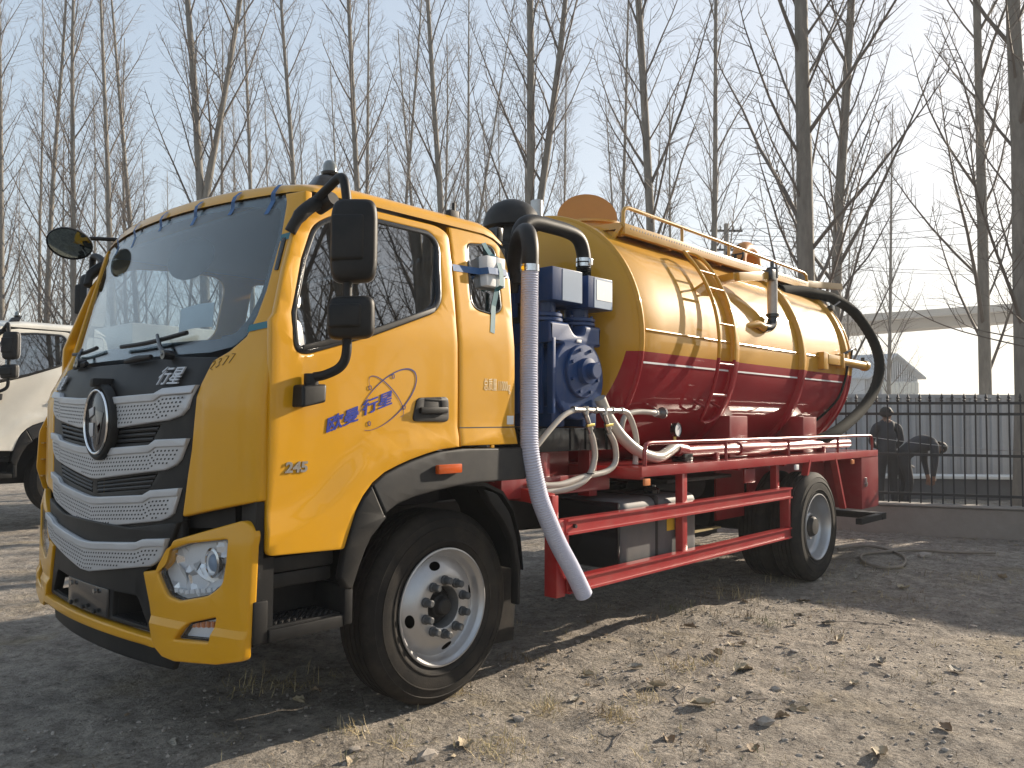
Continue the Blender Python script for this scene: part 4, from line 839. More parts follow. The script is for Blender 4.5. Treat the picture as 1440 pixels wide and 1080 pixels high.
    for sd in ((1, -1) if full else (1,)):
        fm = (lambda u, v, w: (u, -.138 - w - .012 * math.sin(max(0, min(1, (v - .7) / .65)) * 3.1), v)) if sd == 1 else (lambda u, v, w: (u, 2 * YC + .138 + w, v))
        fo_ = ARCH_OUT + [(-.782, .79), (-.735, .73)]
        half = lambda P: rnd(P, 0)
        f1 = [(.485, 1.350, .01)] + ARCH_OUT[1:8] + [(-.535, 1.058), (-.46, 1.10)] + fin[4:0:-1] + [(.485, 1.172, .01)]
        f2 = [(-.613, 1.196)] + ARCH_OUT[8:] + [(-.782, .79), (-.75, .735), (-.715, .73)] + fin[9:5:-1] + [(-.538, 1.052)]
        fe = mk('fender', plate(rnd(f1, .006), fm, [], .05, .010, rng(-.55, .45, .08), ()), M['gplastic'], root, 45)
        mk('fender_leg', plate(rnd(f2, .006), fm, [], .05, .010, (), rng(.78, 1.15, .08)), M['plastic'], root, 45)
        yl = [(-.10 if sd == 1 else 2 * YC + .10), (.34 if sd == 1 else 2 * YC - .34)]
        V = []; F = []
        arc = [(-.72, .73), (-.66, .86), (-.60, .98), (-.52, 1.06), (-.40, 1.12), (-.2, 1.155), (.0, 1.16), (.2, 1.145), (.34, 1.09), (.43, .99), (.49, .82), (.515, .65)]
        for x, z in arc: V += [(x, yl[0], z), (x, yl[1], z), (x, yl[1], z + .02), (x, yl[0], z + .02)]
        for i in range(len(arc) - 1):
            for k in range(4): F.append([4 * i + k, 4 * i + (k + 1) % 4, 4 * i + 4 + (k + 1) % 4, 4 * i + 4 + k])
        mk('wheel_arch', (V, F), M['plastic'], root, 40)
        fl = [(.18, 1.13), (.29, 1.10, .03), (.40, .985, .05), (.455, .84), (.492, .66), (.485, .46), (.465, .46), (.465, .65), (.42, .83), (.35, .94, .05), (.25, 1.04, .03)]
        mk('mudguard', plate(rnd(fl, .01), (lambda u, v, w: (u, -.105 - w, v)) if sd == 1 else (lambda u, v, w: (u, 2 * YC + .105 + w, v)), [], .06, .01), M['plastic'], root, 40)
        mf = mk('mud_flap', obox((.47, (yl[0] + yl[1]) / 2, .20), (.50, (yl[0] + yl[1]) / 2, .70), .40, .016), M['rubber'], root, None)
        build_wheel(root, 0, 0 if sd == 1 else 2 * YC, .511, -sd, full=(sd == 1 and full))
    if full:
        mk('side_marker_lamp', bev(obox((-.215, -.158, 1.255), (-.05, -.158, 1.257), .03, .048), .008), M['orange'], fe)
    # mirrors
    def mirror_arm(sd):
        yy = lambda a: a if sd == 1 else 2 * YC - a
        arm = smooth([(-.92, yy(-.06), 2.47), (-.90, yy(-.16), 2.535), (-.905, yy(-.27), 2.565), (-.90, yy(-.30), 2.49), (-.895, yy(-.31), 2.3), (-.895, yy(-.31), 1.95), (-.893, yy(-.31), 1.80), (-.905, yy(-.285), 1.735), (-.945, yy(-.235), 1.70), (-.97, yy(-.185), 1.69)], 6)
        ar = mk('mirror_arm', tube(arm, .021, 12), M['plastic'], root, 60)
        mk('arm_mount', J(bev(tube(smooth([(-1.02, yy(-.055), 2.335), (-.99, yy(-.085), 2.41), (-.92, yy(-.09), 2.475), (-.85, yy(-.075), 2.50)], 4), [.026] * 4 + [.032] * 4 + [.034] * 4 + [.03], 10), .002, 1, 60), cyl((-.875, yy(-.06), 2.47), (-.865, yy(-.16), 2.50), .032)), M['plastic'], ar, 50)
        mk('arm_foot', J(bev(([(-1.045, yy(-.125), 1.555), (-.925, yy(-.125), 1.580), (-.925, yy(-.215), 1.580), (-1.045, yy(-.215), 1.555), (-1.04, yy(-.125), 1.655), (-.915, yy(-.125), 1.665), (-.915, yy(-.205), 1.66), (-1.04, yy(-.205), 1.65)], box((0, 0, 0), (1, 1, 1))[1]), .014, 3), cyl((-.975, yy(-.17), 1.64), (-.975, yy(-.17), 1.705), .032, 14, .006)), M['plastic'], ar, 40)
        for z0, z1, x0, x1 in ((2.085, 2.475, -.985, -.775), (1.845, 2.045, -.995, -.785)):
            a = yy(-.21); b = yy(-.40); s_ = sd
            # shell: back (towards the front of the truck) domed, glass facing the rear
            c = [(x0, yy(-.21)), (x1, yy(-.215))]
            def ms(x, y, z): return (x, y, z)
            W0 = .155; th = .085
            dirx = Vector((.80, -.60 * s_, 0)).normalized(); nrm = Vector((-.60, -.80 * s_, 0)).normalized()
            cen = Vector(((x0 + x1) / 2, yy(-.335), (z0 + z1) / 2)); hw = .100; hh = (z1 - z0) / 2 * .92
            def pm(u, v, w):
                p = cen + dirx * u + nrm * w; return (p.x, p.y, cen.z + v + u * .06)
            prof = []
            V = []; F = []; n = 36
            def sup(k, sx, sz):
                t = 2 * math.pi * k / n; c_, s__ = math.cos(t), math.sin(t); e = .38
                return math.copysign(abs(c_) ** e, c_) * sx, math.copysign(abs(s__) ** e, s__) * sz
            lv = [(1, -.035), (1.0, .0), (.985, .02), (.93, .036), (.80, .046), (.4, .052)]
            for f_, w_ in lv:
                for k in range(n): u, v = sup(k, hw * f_ if f_ < 1 else hw, hh - hw * (1 - f_)); V.append(pm(u, v, w_))
            for i in range(len(lv) - 1):
                for k in range(n): F.append([i * n + k, i * n + (k + 1) % n, (i + 1) * n + (k + 1) % n, (i + 1) * n + k])
            F.append([(len(lv) - 1) * n + k for k in range(n)]); F.append([k for k in range(n)][::-1])
            mr_ = mk('mirror', (V, F), M['plastic'], root, 50)
            mk('mirror_clamp', bev(([pm(*q) for q in [(-hw * .98, -hh * .55, .02), (hw * .45, -hh * .55, .02), (hw * .45, hh * .62, .02), (-hw * .98, hh * .62, .02), (-hw * .95, -hh * .5, .070), (hw * .38, -hh * .5, .064), (hw * .38, hh * .56, .064), (-hw * .95, hh * .56, .070)]], box((0, 0, 0), (1, 1, 1))[1]), .014, 3), M['plastic'], mr_, 50)
            V = [pm(*sup(k, hw * .94, hh * .95), -.037) for k in range(n)]
            mk('mirror_glass', (V, [list(range(n))]), M['chrome'], mr_, None, flip=False)
            V = []; 
            for w_ in (-.034, -.022):
                for k in range(n): V.append(pm(*sup(k, hw * 1.012, hh * 1.010), w_))
            mk('mirror_trim', (V, [[k, (k + 1) % n, n + (k + 1) % n, n + k] for k in range(n)]), M['silver'], mr_, 60)
    mirror_arm(1)
    if full:
        mirror_arm(-1)
        oa = mk('kerb_mirror_arm', tube(smooth([(-.72, 2.2, 2.60), (-.80, 2.27, 2.665), (-.90, 2.30, 2.665), (-.98, 2.30, 2.655)], 5), .013, 8), M['plastic'], root, 60)
        dm = Matrix.Translation((-1.10, 2.30, 2.605)) @ Vector((-.30, -.50, -.78)).to_track_quat('Z', 'Y').to_matrix().to_4x4() @ Matrix.Scale(.88, 4)
        om = mk('kerb_mirror', xf(([(a * 1.0 * 1.0, b, c) for a, b, c in lathe([(.001, -.045), (.08, -.040), (.125, -.025), (.150, 0), (.150, .012), (.143, .012)], (0, 0, 0), 'z', 32, cap=False)[0]], lathe([(.001, -.045), (.08, -.040), (.125, -.025), (.150, 0), (.150, .012), (.143, .012)], (0, 0, 0), 'z', 32, cap=False)[1]), dm), M['plastic'], root, 50)
        mk('kerb_mirror_glass', xf(lathe([(.144, .006), (.10, .016), (.05, .021), (.001, .023)], (0, 0, 0), 'z', 32, cap=False), dm), mat('convex_mirror', (.30, .36, .36), .06, metal=1), om, 60)
        mirror_far = None
    # roof beacon
    bc = mk('roof_beacon', J(bev(([(-.80, .09, 2.61), (-.68, .09, 2.61), (-.68, .19, 2.61), (-.80, .19, 2.61), (-.75, .11, 2.69), (-.62, .11, 2.725), (-.62, .17, 2.725), (-.75, .17, 2.69)], box((0, 0, 0), (1, 1, 1))[1]), .012, 2), lathe([(.04, .0), (.044, .010), (.044, .016), (.036, .02)], (-.675, .14, 2.705), 'z', 18)), M['gloss'], root)
    mk('beacon_dome', lathe([(.036, 0), (.035, .030), (.027, .048), (.014, .056), (.001, .058)], (-.675, .14, 2.725), 'z', 18, cap=False), mat('smoked_dome', (.16, .18, .18), .15, coat=1), bc)
    if full: mk('air_horn_bracket', J(rbox((.03, .02, 2.60), (.10, .06, 2.66), .008), cyl((.065, .03, 2.62), (.065, .03, 2.70), .01, 8)), M['plastic'], root)
    return dict(door=door, shell=shell, front=cut, ws=wsh)
# ------------------------------------------------------------------ the vacuum tanker
truck = empty('vacuum_truck', (0, 0, 0), 'yellow cab vacuum tanker truck with a yellow and dark red tank parked in the foreground', 'truck')
cab = build_cab(truck, 'yellow', True)
TY, RD, DR, BK = M['tyellow'], M['red'], M['dred'], M['dark']
# print on the cab
on_door = lambda x0, z0, sx=1, sl=0, pr=.0016, sv=1: (lambda u, v, w: side_map()(x0 + u * sx, z0 + v * sv + u * sl, pr + w))
def bold(body, size, x0, z0, sl, sh):
    return J(*[text(body, size, on_door(x0 + dx, z0 + dz, .92, sl, .0026 + k * .0002, .74), .0003, .0006, sh) for k, (dx, dz) in enumerate([(0, 0), (.0026, 0), (-.0026, 0), (0, .0014), (0, -.0014)])])
for ch, x0, z0 in (('欧', -.872, 1.448), ('曼', -.780, 1.479), ('行', -.672, 1.526), ('星', -.580, 1.558)): mk('door_lettering', bold(ch, .100, x0, z0, .31, .10), M['decal'], cab['door'], None)
def orbit(cx, cz, a, b, rot, t0, t1, wmax, wmin):
    n = 60; V = []; F = []
    for i in range(n + 1):
        t = R(t0 + (t1 - t0) * i / n); w = wmin + (wmax - wmin) * math.sin(math.pi * i / n) ** 1.5
        for s_ in (-1, 1):
            u = (a + s_ * w) * math.cos(t); v = (b + s_ * w) * math.sin(t); V.append(side_map()(cx + u * math.cos(rot) - v * math.sin(rot), cz + u * math.sin(rot) + v * math.cos(rot), .0022))
    for i in range(n): F.append([2 * i, 2 * i + 1, 2 * i + 3, 2 * i + 2])
    return V, F
mk('orbit_print', orbit(-.515, 1.605, .215, .090, R(38), -160, 150, .0042, .0012), M['orbit'], cab['door'], None, flip=False)
mk('orbit_print', orbit(-.525, 1.615, .135, .050, R(-41), -20, 215, .0030, .0010), M['orbit'], cab['door'], None, flip=False)
for x, z in ((-.625, 1.655), (-.485, 1.715), (-.628, 1.487), (-.415, 1.567)): mk('orbit_dot', plate([(x + .010 * math.cos(t), z + .012 * math.sin(t)) for t in np.linspace(0, 6.28, 13)[:-1]], lambda u, v, w: side_map()(u, v, w + .0034), [[(x + .006 * math.cos(t), z + .0075 * math.sin(t)) for t in np.linspace(0, 6.28, 13)[:-1]]], .001, .0001), M['orbit'], cab['door'], None)
mk('number_badge', text('245', .062, on_door(-1.075, 1.278, 1.22, .0), .004, .0022, .1), M['steel'], cab['door'], None)
mk('weight_lettering', text('总质量', .058, lambda u, v, w: side_map()(.145 + u * .62, 1.672 + v * 1.25, w + .0016), .0005, .0), M['pale'], cab['shell'], None)
mk('weight_lettering', text('11000kg', .062, lambda u, v, w: side_map()(.258 + u * .48, 1.668 + v * 1.25, w + .0016), .0005, .0), M['pale'], cab['shell'], None)
mk('panel_seam', plate([(-.036, 1.462), (.405, 1.464), (.405, 1.470), (-.036, 1.468)], lambda u, v, w: side_map()(u, v, w + .0022), [], .002, .0002, rng(0, .4, .1)), M['dark'], cab['shell'], None)
mk('code_sticker', plate([(.333, 1.482), (.388, 1.482), (.388, 1.53), (.333, 1.53)], lambda u, v, w: side_map()(u, v, w + .002), [], .0015, .0002), M['label'], cab['shell'])
def pen(st, x0, z0, k):
    P = [(Fx(YC - (x0 - a * k), z0 + b * k) - .0015, YC - (x0 - a * k), z0 + b * k) for a, b in st]; return tube(P, .0016, 4)
pm = []
for i, st in enumerate([[(0, .8), (.25, 1), (.45, .7), (.1, .1), (.5, 0)], [(0, .9), (.3, 1), (.4, .75), (.2, .55), (.45, .3), (.2, 0), (0, .1)], [(0, 1), (.5, 1), (.2, 0)], [(0, 1), (.5, 1), (.2, 0)]]): pm.append(pen([(-a - i * .75, b + i * .22) for a, b in st], .87, 1.722, .042))
mk('pen_marking', J(*pm), M['pen'], truck, None)
# masking tape on the windscreen edge and the pillar
for d, ln, z0 in ((.92, .2, 2.46), (.66, .17, 2.49), (.36, .14, 2.48), (.02, .14, 2.50), (-.34, .15, 2.46), (-.66, .12, 2.47)):
    V = []; F = []; n = 8
    for i in range(n + 1):
        z = z0 + (2.588 - z0) * i / n; y = YC - d - .10 * (i / n - .5) * (.5 if d > 0 else .3)
        for s_ in (-.014, .014):
            x = Fx(y + s_, min(z, 2.552)) + .010 - .022 * max(0, min(1, (z - 2.52) / .035)) if z < 2.556 else Fx(y + s_, 2.555) + (z - 2.555) * .85 - .012
            V.append((x, y + s_, z + (.012 if z > 2.56 else 0)))
    for i in range(n): F.append([2 * i, 2 * i + 1, 2 * i + 3, 2 * i + 2])
    mk('tape_strip', (V, F), M['tape'], truck, None, flip=False)
for z, d0, d1, mm in ((1.905, 1.0, 1.12, 'tapeg'), (2.325, 1.045, 1.095, 'tapeg')):
    V = []; F = []
    for i in range(9):
        d = d0 + (d1 - d0) * i / 8
        for s_ in (-.016, .016): zz = z + s_ + (d - d0) * .14; V.append((Fx(YC - d, zz) - .0035, YC - d, zz))
    for i in range(8): F.append([2 * i, 2 * i + 1, 2 * i + 3, 2 * i + 2])
    mk('tape_strip', (V, F), M[mm], truck, None, flip=False)
mk('pillar_vent', plate(rnd(fy([(1.052, 2.325), (1.076, 2.325), (1.080, 2.17), (1.058, 2.17)]), .006), FR(.006), [], .01, .002), M['gloss'], truck)
def strip(P, wdt, mm, side=lambda u, v, w: side_map()(u, v, w)):
    V = []; F = []
    for i, (u, v, o) in enumerate(P):
        a = Vector(P[max(i - 1, 0)][:2]); b = Vector(P[min(i + 1, len(P) - 1)][:2]); t = (b - a).normalized(); nn = Vector((-t.y, t.x)) * wdt
        for s_ in (-1, 1): V.append(side(u + nn.x * s_, v + nn.y * s_, o))
    for i in range(len(P) - 1): F.append([2 * i, 2 * i + 1, 2 * i + 3, 2 * i + 2])
    return mk('tape_strip', (V, F), M[mm], truck, None, flip=False)
strip([(-.03, 2.318, .002), (.10, 2.322, .003), (.175, 2.325, .004), (.192, 2.327, .056), (.25, 2.33, .058), (.338, 2.332, .058), (.352, 2.332, .02), (.43, 2.335, -.004)], .0185, 'tape')
strip([(.218, 2.555, -.008), (.255, 2.47, .004), (.275, 2.435, .012), (.283, 2.412, .052), (.29, 2.33, .0605), (.285, 2.25, .057), (.28, 2.232, .02), (.255, 2.14, .004), (.225, 1.985, .002)], .0175, 'tapeg')
fb = []
for dx, dz in ((0, 0), (.075, 0), (0, .084), (.075, .084)): fb.append(rbox((.190 + dx, -.108, 2.245 + dz), (.266 + dx, -.04, 2.330 + dz), .008, 2))
fo_ = mk('foam_block', J(*fb), M['foam'], None, 40); props(fo_, 'white foam block taped with blue tape over the small rear cab window', 'foam block')
pp = mk('paper_sheet', plate([(0, 0), (.40, 0), (.40, .125), (0, .125)], lambda u, v, w: (-.99 + .08 * v - w, 1.04 - u * .9, 1.965 + v + .01 * math.sin(u * 7)), [], .002, .0003, rng(0, .4, .05)), M['paper'], None); props(pp, 'white paper sheet propped on the dashboard behind the windscreen', 'paper')
# far corner deflector standing proud with its ribs
dfl = mk('corner_deflector', plate(rnd([(-1.20, 1.06), (-1.245, 1.20), (-1.235, 1.42), (-1.13, 1.66), (-1.08, 1.66), (-1.12, 1.2), (-1.10, 1.06)], .02), lambda u, v, w: (u, 2.33 + w, v), [], .012, .003), M['yellow'], truck)
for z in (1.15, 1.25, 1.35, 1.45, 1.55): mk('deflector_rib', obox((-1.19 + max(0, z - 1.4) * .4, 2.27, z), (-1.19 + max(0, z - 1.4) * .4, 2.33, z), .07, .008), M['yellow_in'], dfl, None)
# chassis
ch = mk('chassis_frame', J(*[box((-1.05, y, .74), (6.5, y + .08, .98)) for y in (.63, 1.45)], *[box((x, .7, .80), (x + .12, 1.46, .92)) for x in (-.95, .9, 2.2, 3.4, 5.4, 6.3)]), BK, truck, None)
mk('front_axle', J(obox((0, .2, .50), (0, 1.96, .50), .12, .13), box((-.5, .55, .62), (.5, .61, .66)), box((-.5, 1.55, .62), (.5, 1.61, .66))), BK, ch, None)
mk('rear_axle', J(cyl((4.674, .1, .511), (4.674, 2.06, .511), .10), lathe([(.001, -.22), (.2, -.15), (.24, 0), (.2, .15), (.001, .22)], (4.674, 1.08, .53), 'x', 18)), BK, ch)
mk('engine', J(rbox((-1.0, .68, .55), (.6, 1.48, 1.35), .05), box((-1.15, .35, .56), (-1.08, 1.8, 1.05))), BK, ch)
mk('drive_shaft', cyl((.6, 1.08, .75), (4.5, 1.08, .58), .06), BK, ch)
for y, sg in ((-.176, -1), (2.16 + .176, 1)):
    w1 = build_wheel(truck, 4.674, y, .511, sg, full=False); build_wheel(truck, 4.674, y + .32 * -sg, .511, sg, full=False)
# tank
XR, ZC, RT = 2.02, 2.125, 1.02
prof = [(.001, 1.70), (.25, 1.712), (.5, 1.75), (.72, 1.81), (.88, 1.885), (.965, 1.945), (1.005, 1.985), (RT, 2.03)] + [(RT, 2.03 + (6.22 - 2.03) * i / 14) for i in range(1, 15)] + [(1.005, 6.27), (.965, 6.32), (.88, 6.39), (.72, 6.47), (.5, 6.53), (.25, 6.57), (.001, 6.58)]
tank = mk('tank', lathe(prof, (0, YC, ZC), 'x', 96, cap=False), M['tankpaint'], truck, 30)
def ring(x0, x1, r0, r1, m, nm, ang=40, sm=None):
    return mk(nm, lathe([(r0, x0), (r1, x0), (r1, x1), (r0, x1)], (0, YC, ZC), 'x', 96, cap=False), m, tank, ang)
mk('end_ring', lathe([(1.0, 1.985), (1.022, 1.988), (1.034, 2.0), (1.034, 2.02), (1.022, 2.032), (1.0, 2.036)], (0, YC, ZC), 'x', 96, cap=False), M['tankpaint'], tank, 50)
mk('end_ring', lathe([(1.0, 6.20), (1.022, 6.203), (1.034, 6.215), (1.034, 6.235), (1.022, 6.247), (1.0, 6.25)], (0, YC, ZC), 'x', 96, cap=False), M['tankpaint'], tank, 50)
for x in (3.42, 4.86): mk('stiffening_band', bev(lathe([(1.01, x - .05), (1.062, x - .045), (1.062, x + .045), (1.01, x + .05)], (0, YC, ZC), 'x', 96, cap=False), .006, 1), M['tankpaint'], tank, 50)
mk('stiffening_band', bev(lathe([(1.01, 6.02), (1.05, 6.03), (1.05, 6.11), (1.01, 6.12)], (0, YC, ZC), 'x', 96, cap=False), .006, 1), M['tankpaint'], tank, 50)
def onsurf(z, r, far=False): dz = z - ZC; return YC - math.sqrt(r * r - dz * dz)
for a, b in ((2.04, 3.36), (3.48, 4.80), (4.92, 6.0)):
    mk('side_bead', tube([(a, onsurf(2.172, 1.022), 2.172), (b, onsurf(2.172, 1.022), 2.172)], .010, 8), TY, tank)
    mk('white_stripe', obox((a, onsurf(1.932, 1.0235), 1.932), (b, onsurf(1.932, 1.0235), 1.932), .003, .014), M['label'], tank, None)
# ladder bent to the tank
def arcp(x, t, r): return (x, YC - r * math.cos(R(t)), ZC + r * math.sin(R(t)))
def lrail(x):
    P = [arcp(x, t, 1.135) for t in np.linspace(44, -32, 20)]; return P
Lx, Rx = 2.955, 3.225
loop = [arcp(Lx, t, 1.135) for t in np.linspace(-30, 42, 22)] + [arcp(Lx + .03, 45, 1.13), arcp((Lx + Rx) / 2, 46.5, 1.125), arcp(Rx - .03, 45, 1.13)] + [arcp(Rx, t, 1.135) for t in np.linspace(42, -30, 22)] + [arcp(Rx - .03, -33, 1.125), arcp((Lx + Rx) / 2, -34.5, 1.12), arcp(Lx + .03, -33, 1.125)]
lad = mk('tank_ladder', tube(loop, .0145, 8, closed=True), M['tankpaint'], truck, 60)
rows = [33, 24.5, 8.5, -8, -21]
for t in rows: mk('rung', tube([arcp(Lx, t, 1.135), arcp(Rx, t, 1.135)], .0115, 8), TY if t > -2 else DR, lad, 60)
for t in (27, -27):
    for x in (Lx, Rx): mk('ladder_standoff', tube([arcp(x, t, 1.02), arcp(x, t, 1.135)], .0105, 6), TY if t > 0 else DR, lad)
# walkway with handrail on top
wk = mk('walkway', J(bev(obox((2.25, .40, 3.005), (5.86, .40, 3.005), .045, .085), .004), obox((2.25, .62, 3.03), (5.86, .62, 3.03), .40, .012), bev(obox((2.25, .84, 3.005), (5.86, .84, 3.005), .04, .06), .004)), TY, truck)
for i in range(88): 
    pass
hol = J(*[cyl((2.34 + i * .041, .3775, 3.018), (2.34 + i * .041, .376, 3.018), .008, 6) for i in range(85)])
mk('walkway_perforations', hol, BK, wk, None, kind='stuff')
for x in (2.28, 3.0, 3.9, 4.8, 5.7): mk('walkway_strut', J(obox((x, .42, 2.965), (x, .62, ZC + math.sqrt(RT ** 2 - .46 ** 2) - .01), .03, .03), obox((x, .42, 2.97), (x, .80, 2.99), .04, .03), obox((x, .80, 2.98), (x, .80, 3.06 - .02), .04, .03)), TY, wk, None)
mk('walkway_end_plate', J(obox((2.245, .40, 3.03), (2.245, .86, 3.055), .012, .05), obox((2.24, .40, 3.03), (2.24, .52, 2.90), .02, .035), obox((2.24, .86, 3.05), (2.24, .52, 2.90), .02, .03)), TY, wk, None)
hr = [(2.26, .40, 3.03), (2.26, .40, 3.14), (2.28, .40, 3.17), (2.33, .40, 3.185), (4.0, .40, 3.17), (5.78, .40, 3.145), (5.85, .40, 3.12), (5.87, .40, 3.02)]
mk('handrail', tube(hr, .0165, 8), TY, wk, 50)
for x in (3.16, 4.02, 4.98): mk('handrail_post', tube([(x, .40, 3.04), (x, .40, 3.165)], .0145, 8), TY, wk, 50)
mk('rear_spar', bev(obox((5.84, .42, 3.03), (6.95, .42, 3.135), .05, .075), .005), mat('spar_paint', (.30, .17, .03), .45), truck)
# manhole with its lid swung open
mh = mk('manhole_neck', J(cyl((2.72, YC, 3.08), (2.72, YC, 3.20), .27, 32), lathe([(.27, 0), (.31, 0), (.31, .02), (.27, .02)], (2.72, YC, 3.19), 'z', 32)), TY, truck, 40)
lm = Matrix.Translation((2.70, 1.08, 3.275)) @ Matrix.Rotation(R(42), 4, 'Z') @ Matrix.Rotation(R(-3), 4, 'X') @ Matrix.Rotation(R(-66), 4, 'Y') @ Matrix.Scale(.84, 4)
mk('manhole_lid', xf(lathe([(.001, -.02), (.12, -.018), (.30, -.004), (.315, 0), (.315, .018), (.29, .02), (.001, .012)], (0, 0, 0), 'z', 40, cap=False), lm), M['lid'], mh, 40)
gn = mk('gooseneck', J(tube(smooth([(5.62, 1.08, 3.14), (5.60, 1.08, 3.36), (5.68, 1.08, 3.47), (5.82, 1.08, 3.50), (5.95, 1.08, 3.44), (6.0, 1.08, 3.30), (6.0, 1.08, 3.22)], 6), .085, 14), lathe([(.13, 0), (.13, .03)], (5.62, 1.08, 3.14), 'z', 18)), M['lid'], truck, 50)
mk('valve_wheel', J(tube([(5.35 + .0 , 1.0 + .1 * math.cos(a), 3.36 + .1 * math.sin(a)) for a in np.linspace(0, 6.28, 17)[:-1]], .012, 6, closed=True), cyl((5.35, 1.0, 3.12), (5.35, 1.0, 3.36), .02, 8), obox((5.35, .9, 3.36), (5.35, 1.1, 3.36), .015, .015)), BK, gn)
# sight glass with its bracket
sg = mk('sight_glass', cyl((4.19, .05, 2.50), (4.19, .05, 2.83), .047, 16), M['label'] if False else mat('sight_tube', (.42, .38, .34), .25, coat=.8, var=.12, scale=14), truck)
mk('sight_glass_cap', J(bev(cyl((4.19, .05, 2.831), (4.19, .05, 2.93), .056, 14), .006, 1, 50), rbox((4.08, .0, 2.80), (4.17, .10, 2.90), .01), cyl((4.19, .05, 2.93), (4.19, .05, 2.99), .018, 8)), M['gloss'], sg); mk('sight_glass_collar', cyl((4.19, .05, 2.47), (4.19, .05, 2.499), .062, 14), M['gloss'], sg)
mk('sight_glass_elbow', tube(smooth([(4.19, .05, 2.468), (4.17, .05, 2.40), (4.10, .055, 2.365), (4.02, .06, 2.36)], 5), .045, 12), M['gloss'], sg, 50)
mk('sight_glass_pipe', tube([(4.019, .06, 2.36), (3.90, .06, 2.38), (3.72, .11, 2.345)], [.042, .036, .022], 12), TY, sg, 50)
mk('sight_glass_bracket', bev(obox((3.50, .06, 2.755), (4.09, .06, 2.84), .05, .075), .005), TY, sg)
mk('bracket_gusset', obox((3.52, .06, 2.76), (3.56, .27, 2.75), .12, .06), TY, sg, None)
# rear side bracket, tube and hose
mk('side_bracket', J(rbox((5.30, .0, 2.04), (5.42, .10, 2.22), .006), rbox((5.42, -.005, 2.10), (5.80, .09, 2.20), .006), rbox((5.79, -.02, 2.07), (5.83, .10, 2.23), .006)), TY, truck)
tb = mk('discharge_tube', J(cyl((5.83, .03, 2.15), (6.62, .03, 2.14), .048, 18), cyl((6.54, .03, 2.14), (6.62, .03, 2.14), .06, 18, .006)), TY, truck)
mk('toggle_clamp', J(tube(smooth([(5.82, .0, 2.22), (5.95, -.03, 2.27), (6.10, -.02, 2.31), (6.22, .0, 2.30)], 4), .014, 8), tube([(6.05, -.02, 2.29), (6.12, .02, 2.19)], .012, 6), tube([(6.5, .02, 2.19), (6.5, .02, 2.23)], .02, 6)), M['gloss'], tb, 50)
mk('air_line', tube(smooth([(5.9, -.02, 2.10), (5.93, .02, 1.95), (5.88, .08, 1.75), (5.75, .22, 1.55), (5.55, .36, 1.40)], 5), .013, 6), M['hoseb'], truck, 50)
RH = smooth([(5.2, .42, 2.88), (5.62, .40, 2.925), (5.95, .36, 2.93), (6.36, .28, 2.905), (6.78, .20, 2.78), (7.08, .11, 2.51), (7.16, .05, 2.21), (7.0, .05, 1.905), (6.58, .05, 1.665), (6.15, .05, 1.51), (5.72, .06, 1.385), (5.4, .12, 1.30)], 12)
mk('rear_hose', tube(RH, [.058 + .0035 * (i % 2) for i in range(len(RH))], 16), M['hoseb'], truck, 30)
mk('tank_lamp_bracket', J(rbox((6.08, .20, 2.74), (6.16, .26, 2.80), .01), cyl((6.12, .22, 2.78), (6.3, .2, 2.86), .014, 6)), M['gloss'], truck)
# saddles and platform
for x in (3.43, 5.0):
    for y in (.10, 1.54): mk('tank_saddle', bev(box((x, y, 1.19), (x + .34, y + .52, 1.55)), .01), DR, truck)
pf = mk('platform', J(box((1.71, -.105, 1.165), (6.50, 2.265, 1.185)), bev(obox((1.71, -.112, 1.155), (6.52, -.112, 1.155), .024, .072), .004), bev(obox((1.71, 2.27, 1.155), (6.52, 2.27, 1.155), .024, .072), .004), *[box((x, -.09, 1.10), (x + .05, 2.25, 1.163)) for x in (1.74, 2.3, 3.2, 4.1, 5.0, 6.0)], box((1.712, -.1, 1.12), (1.74, 2.26, 1.164))), RD, truck)
mk('handrail', tube(smooth([(1.77, -.11, 1.19), (1.768, -.11, 1.30), (1.80, -.11, 1.345), (1.90, -.11, 1.352)], 4) + [Vector((3.5, -.11, 1.352)), Vector((6.2, -.11, 1.352))] + smooth([(6.28, -.11, 1.352), (6.35, -.11, 1.335), (6.37, -.11, 1.28), (6.37, -.11, 1.19)], 4), .015, 8), DR, pf, 50)
for x in (2.95, 4.15, 5.35): mk('handrail_post', tube([(x, -.11, 1.187), (x, -.11, 1.35)], .013, 8), DR, pf, 50)
for x, m_, nm in ((1.77, 'amber', 'marker_lamp'), (4.285, 'label', 'marker_lamp'), (5.717, 'amber', 'marker_lamp')): mk(nm, rbox((x - .035, -.135, 1.06), (x + .035, -.115, 1.108), .006), M[m_], pf)
rp = mk('side_pipe', J(cyl((2.62, .10, 1.265), (6.2, .10, 1.265), .048, 18), cyl((3.55, .10, 1.265), (4.15, .10, 1.265), .062, 18, .01), cyl((2.52, .10, 1.29), (2.66, .10, 1.27), .058, 18)), DR, truck, 40)
for x in (3.1, 4.5, 5.4): mk('pipe_support', rbox((x, .05, 1.187), (x + .05, .15, 1.245), .005), DR, rp)
mk('pipe_clamp', J(cyl((2.60, .10, 1.20), (2.66, .10, 1.20), .062, 16), rbox((2.57, .04, 1.187), (2.70, .16, 1.25), .01)), M['gloss'], rp)
